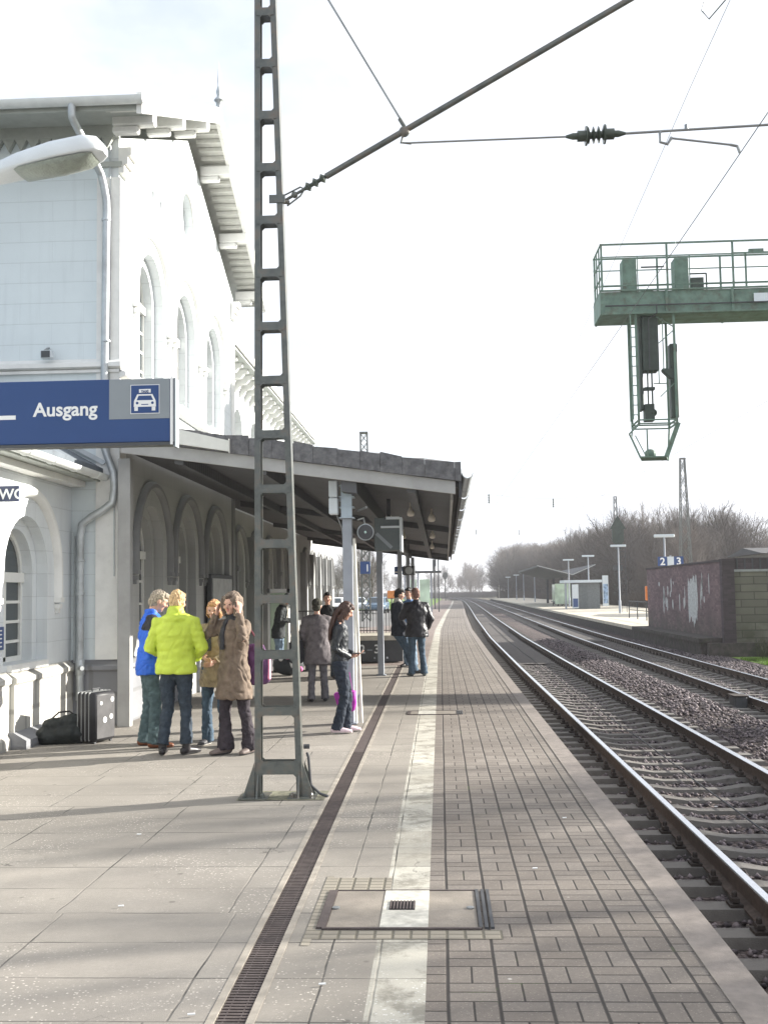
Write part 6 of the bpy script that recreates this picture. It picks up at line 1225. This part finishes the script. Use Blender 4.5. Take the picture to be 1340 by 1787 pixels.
# 10 man with his back to us
person('man in a dark leather jacket and blue jeans with his back turned',(-.50,22.6,0),14,1.80,dict(name='jacket',hem=.78,m=mat('brown_black_leather',(.02,.02,.025),.45,var=.25,scale=8,bump=.12,bscale=40),bulk=1.16,disp=wr(.010,6,9,6)),{('an',-1):(-.12,.0,.09),('an',1):(.14,-.03,.09)},{('el',-1):(-.30,.06,1.16),('wr',-1):(-.16,.26,1.20),('el',1):(.30,0,1.12),('wr',1):(.24,.14,.92)},head=(12,-6),hair=dict(k='short',m=mat('reddish_grey_hair',(.25,.14,.11),.8)),shoes=dict(m=mat('grey_shoe',(.10,.12,.13),.6)),trous=JEAN,collar='stand',far=True,jeanflare=1.1,fat=1.05)
# 11 behind them
person('dark-haired person in a light blue top standing behind the two dark-jacketed men',(-.72,25.4,0),150,1.82,dict(name='jacket',hem=.85,m=cloth('light_blue_top',(.12,.22,.42)),bulk=1.0),None,None,hair=dict(k='short',m=mat('black_hair',(.02,.017,.015),.6)),shoes=dict(m=BLACKSH),trous=LJEAN,far=True)
# luggage by the drainpipe
t=thing('suitcase','black ribbed suitcase with round white stickers standing at the foot of the downpipe','suitcase',(0,0,0)); w2,d2,h2=.145,.20,.60
MB().box(-w2,w2,-d2,d2,.02,h2).build('shell',mat('suitcase_black',(.02,.02,.023),.5),t,bevel=.035,smooth=True)
for k in range(4): x=-w2+.035+k*.055; mb=MB(); mb.box(x-.006,x+.006,-d2-.004,d2+.004,.03,h2+.004); mb.build('rib',STEEL,t,bevel=.004)
MB().box(w2+.0005,w2+.004,-d2+.035,d2-.035,.06,h2-.04).build('side_panel',mat('suitcase_grey_panel',(.07,.068,.07),.5,var=.3),t)
for y,z,r_ in((-.09,.47,.022),(-.02,.27,.035),(.10,.30,.030),(.12,.50,.03)): mb=MB(); mb.lathe([(r_,0),(r_,.002)],(w2+.0042,y,z),(1,0,0),n=16); mb.build('sticker',WHITE,t)
mb=MB(); mb.tube([(0,-.07,h2),(0,-.07,h2+.03),(0,.07,h2+.03),(0,.07,h2)],.010,6); mb.build('handle',CANB,t)
for x in(-.1,.1): 
    for y in(-.15,.15): MB().lathe([(.02,-.012),(.02,.012)],(x,y,.02),(1,0,0),n=10).build('wheel',CANB,t)
t.location=(-4.13,12.95,0); t.rotation_euler=(0,0,R(-20)); t.scale=(1,1,1)
t=thing('travel_bag','limp black travel bag slumped against the plinth beside the suitcase','bag',(0,0,0)); mb=MB(); mb.cap([(-.18,0,.10),(.16,0,.12)],[(.15,.12),(.15,.14)],14,(0,1,0)); mb.cap([(-.12,0,.20),(.12,0,.24)],[(.10,.09),(.10,.10)],12,(0,1,0)); mb.ell((.15,0,.27),(.09,.09,.09)); organic('bag_body',mb,mat('black_nylon',(.018,.022,.022),.6,bump=.5,bscale=25),t,.012,2,lambda c:.022*noise.noise(c*9)+.008*noise.noise(c*25)); mb=MB(); mb.tube([(-.10,0,.30),(-.02,0,.37),(.10,0,.38),(.17,0,.33)],.010,6); mb.build('handle',BLACKSH,t)
t.location=(-4.52,12.85,-.005); t.rotation_euler=(0,0,R(8))
# litter
for i,(x,y) in enumerate(((-1.05,4.55),(.55,6.9),(-2.2,7.9),(-.55,4.9),(.9,8.4),(-1.8,6.1),(2.75,11.4))):
    t=thing('cigarette_end','pale scrap of litter, %s'%('left of the large access cover','on the clay pavers right of the cover','on the slabs left of the drain','on the narrow slabs before the cover','near the platform edge','beside the drain in the foreground','between the near rails')[i],'litter',(x,y,0),'scraps of litter on the platform'); z=.006 if x<1.3 else -.5; t.location.z=z; mb=MB(); mb.tube([(x-.015,y,z+.005),(x+.015,y+.006,z+.005)],.0045,6); mb.build('paper',WHITE,t)
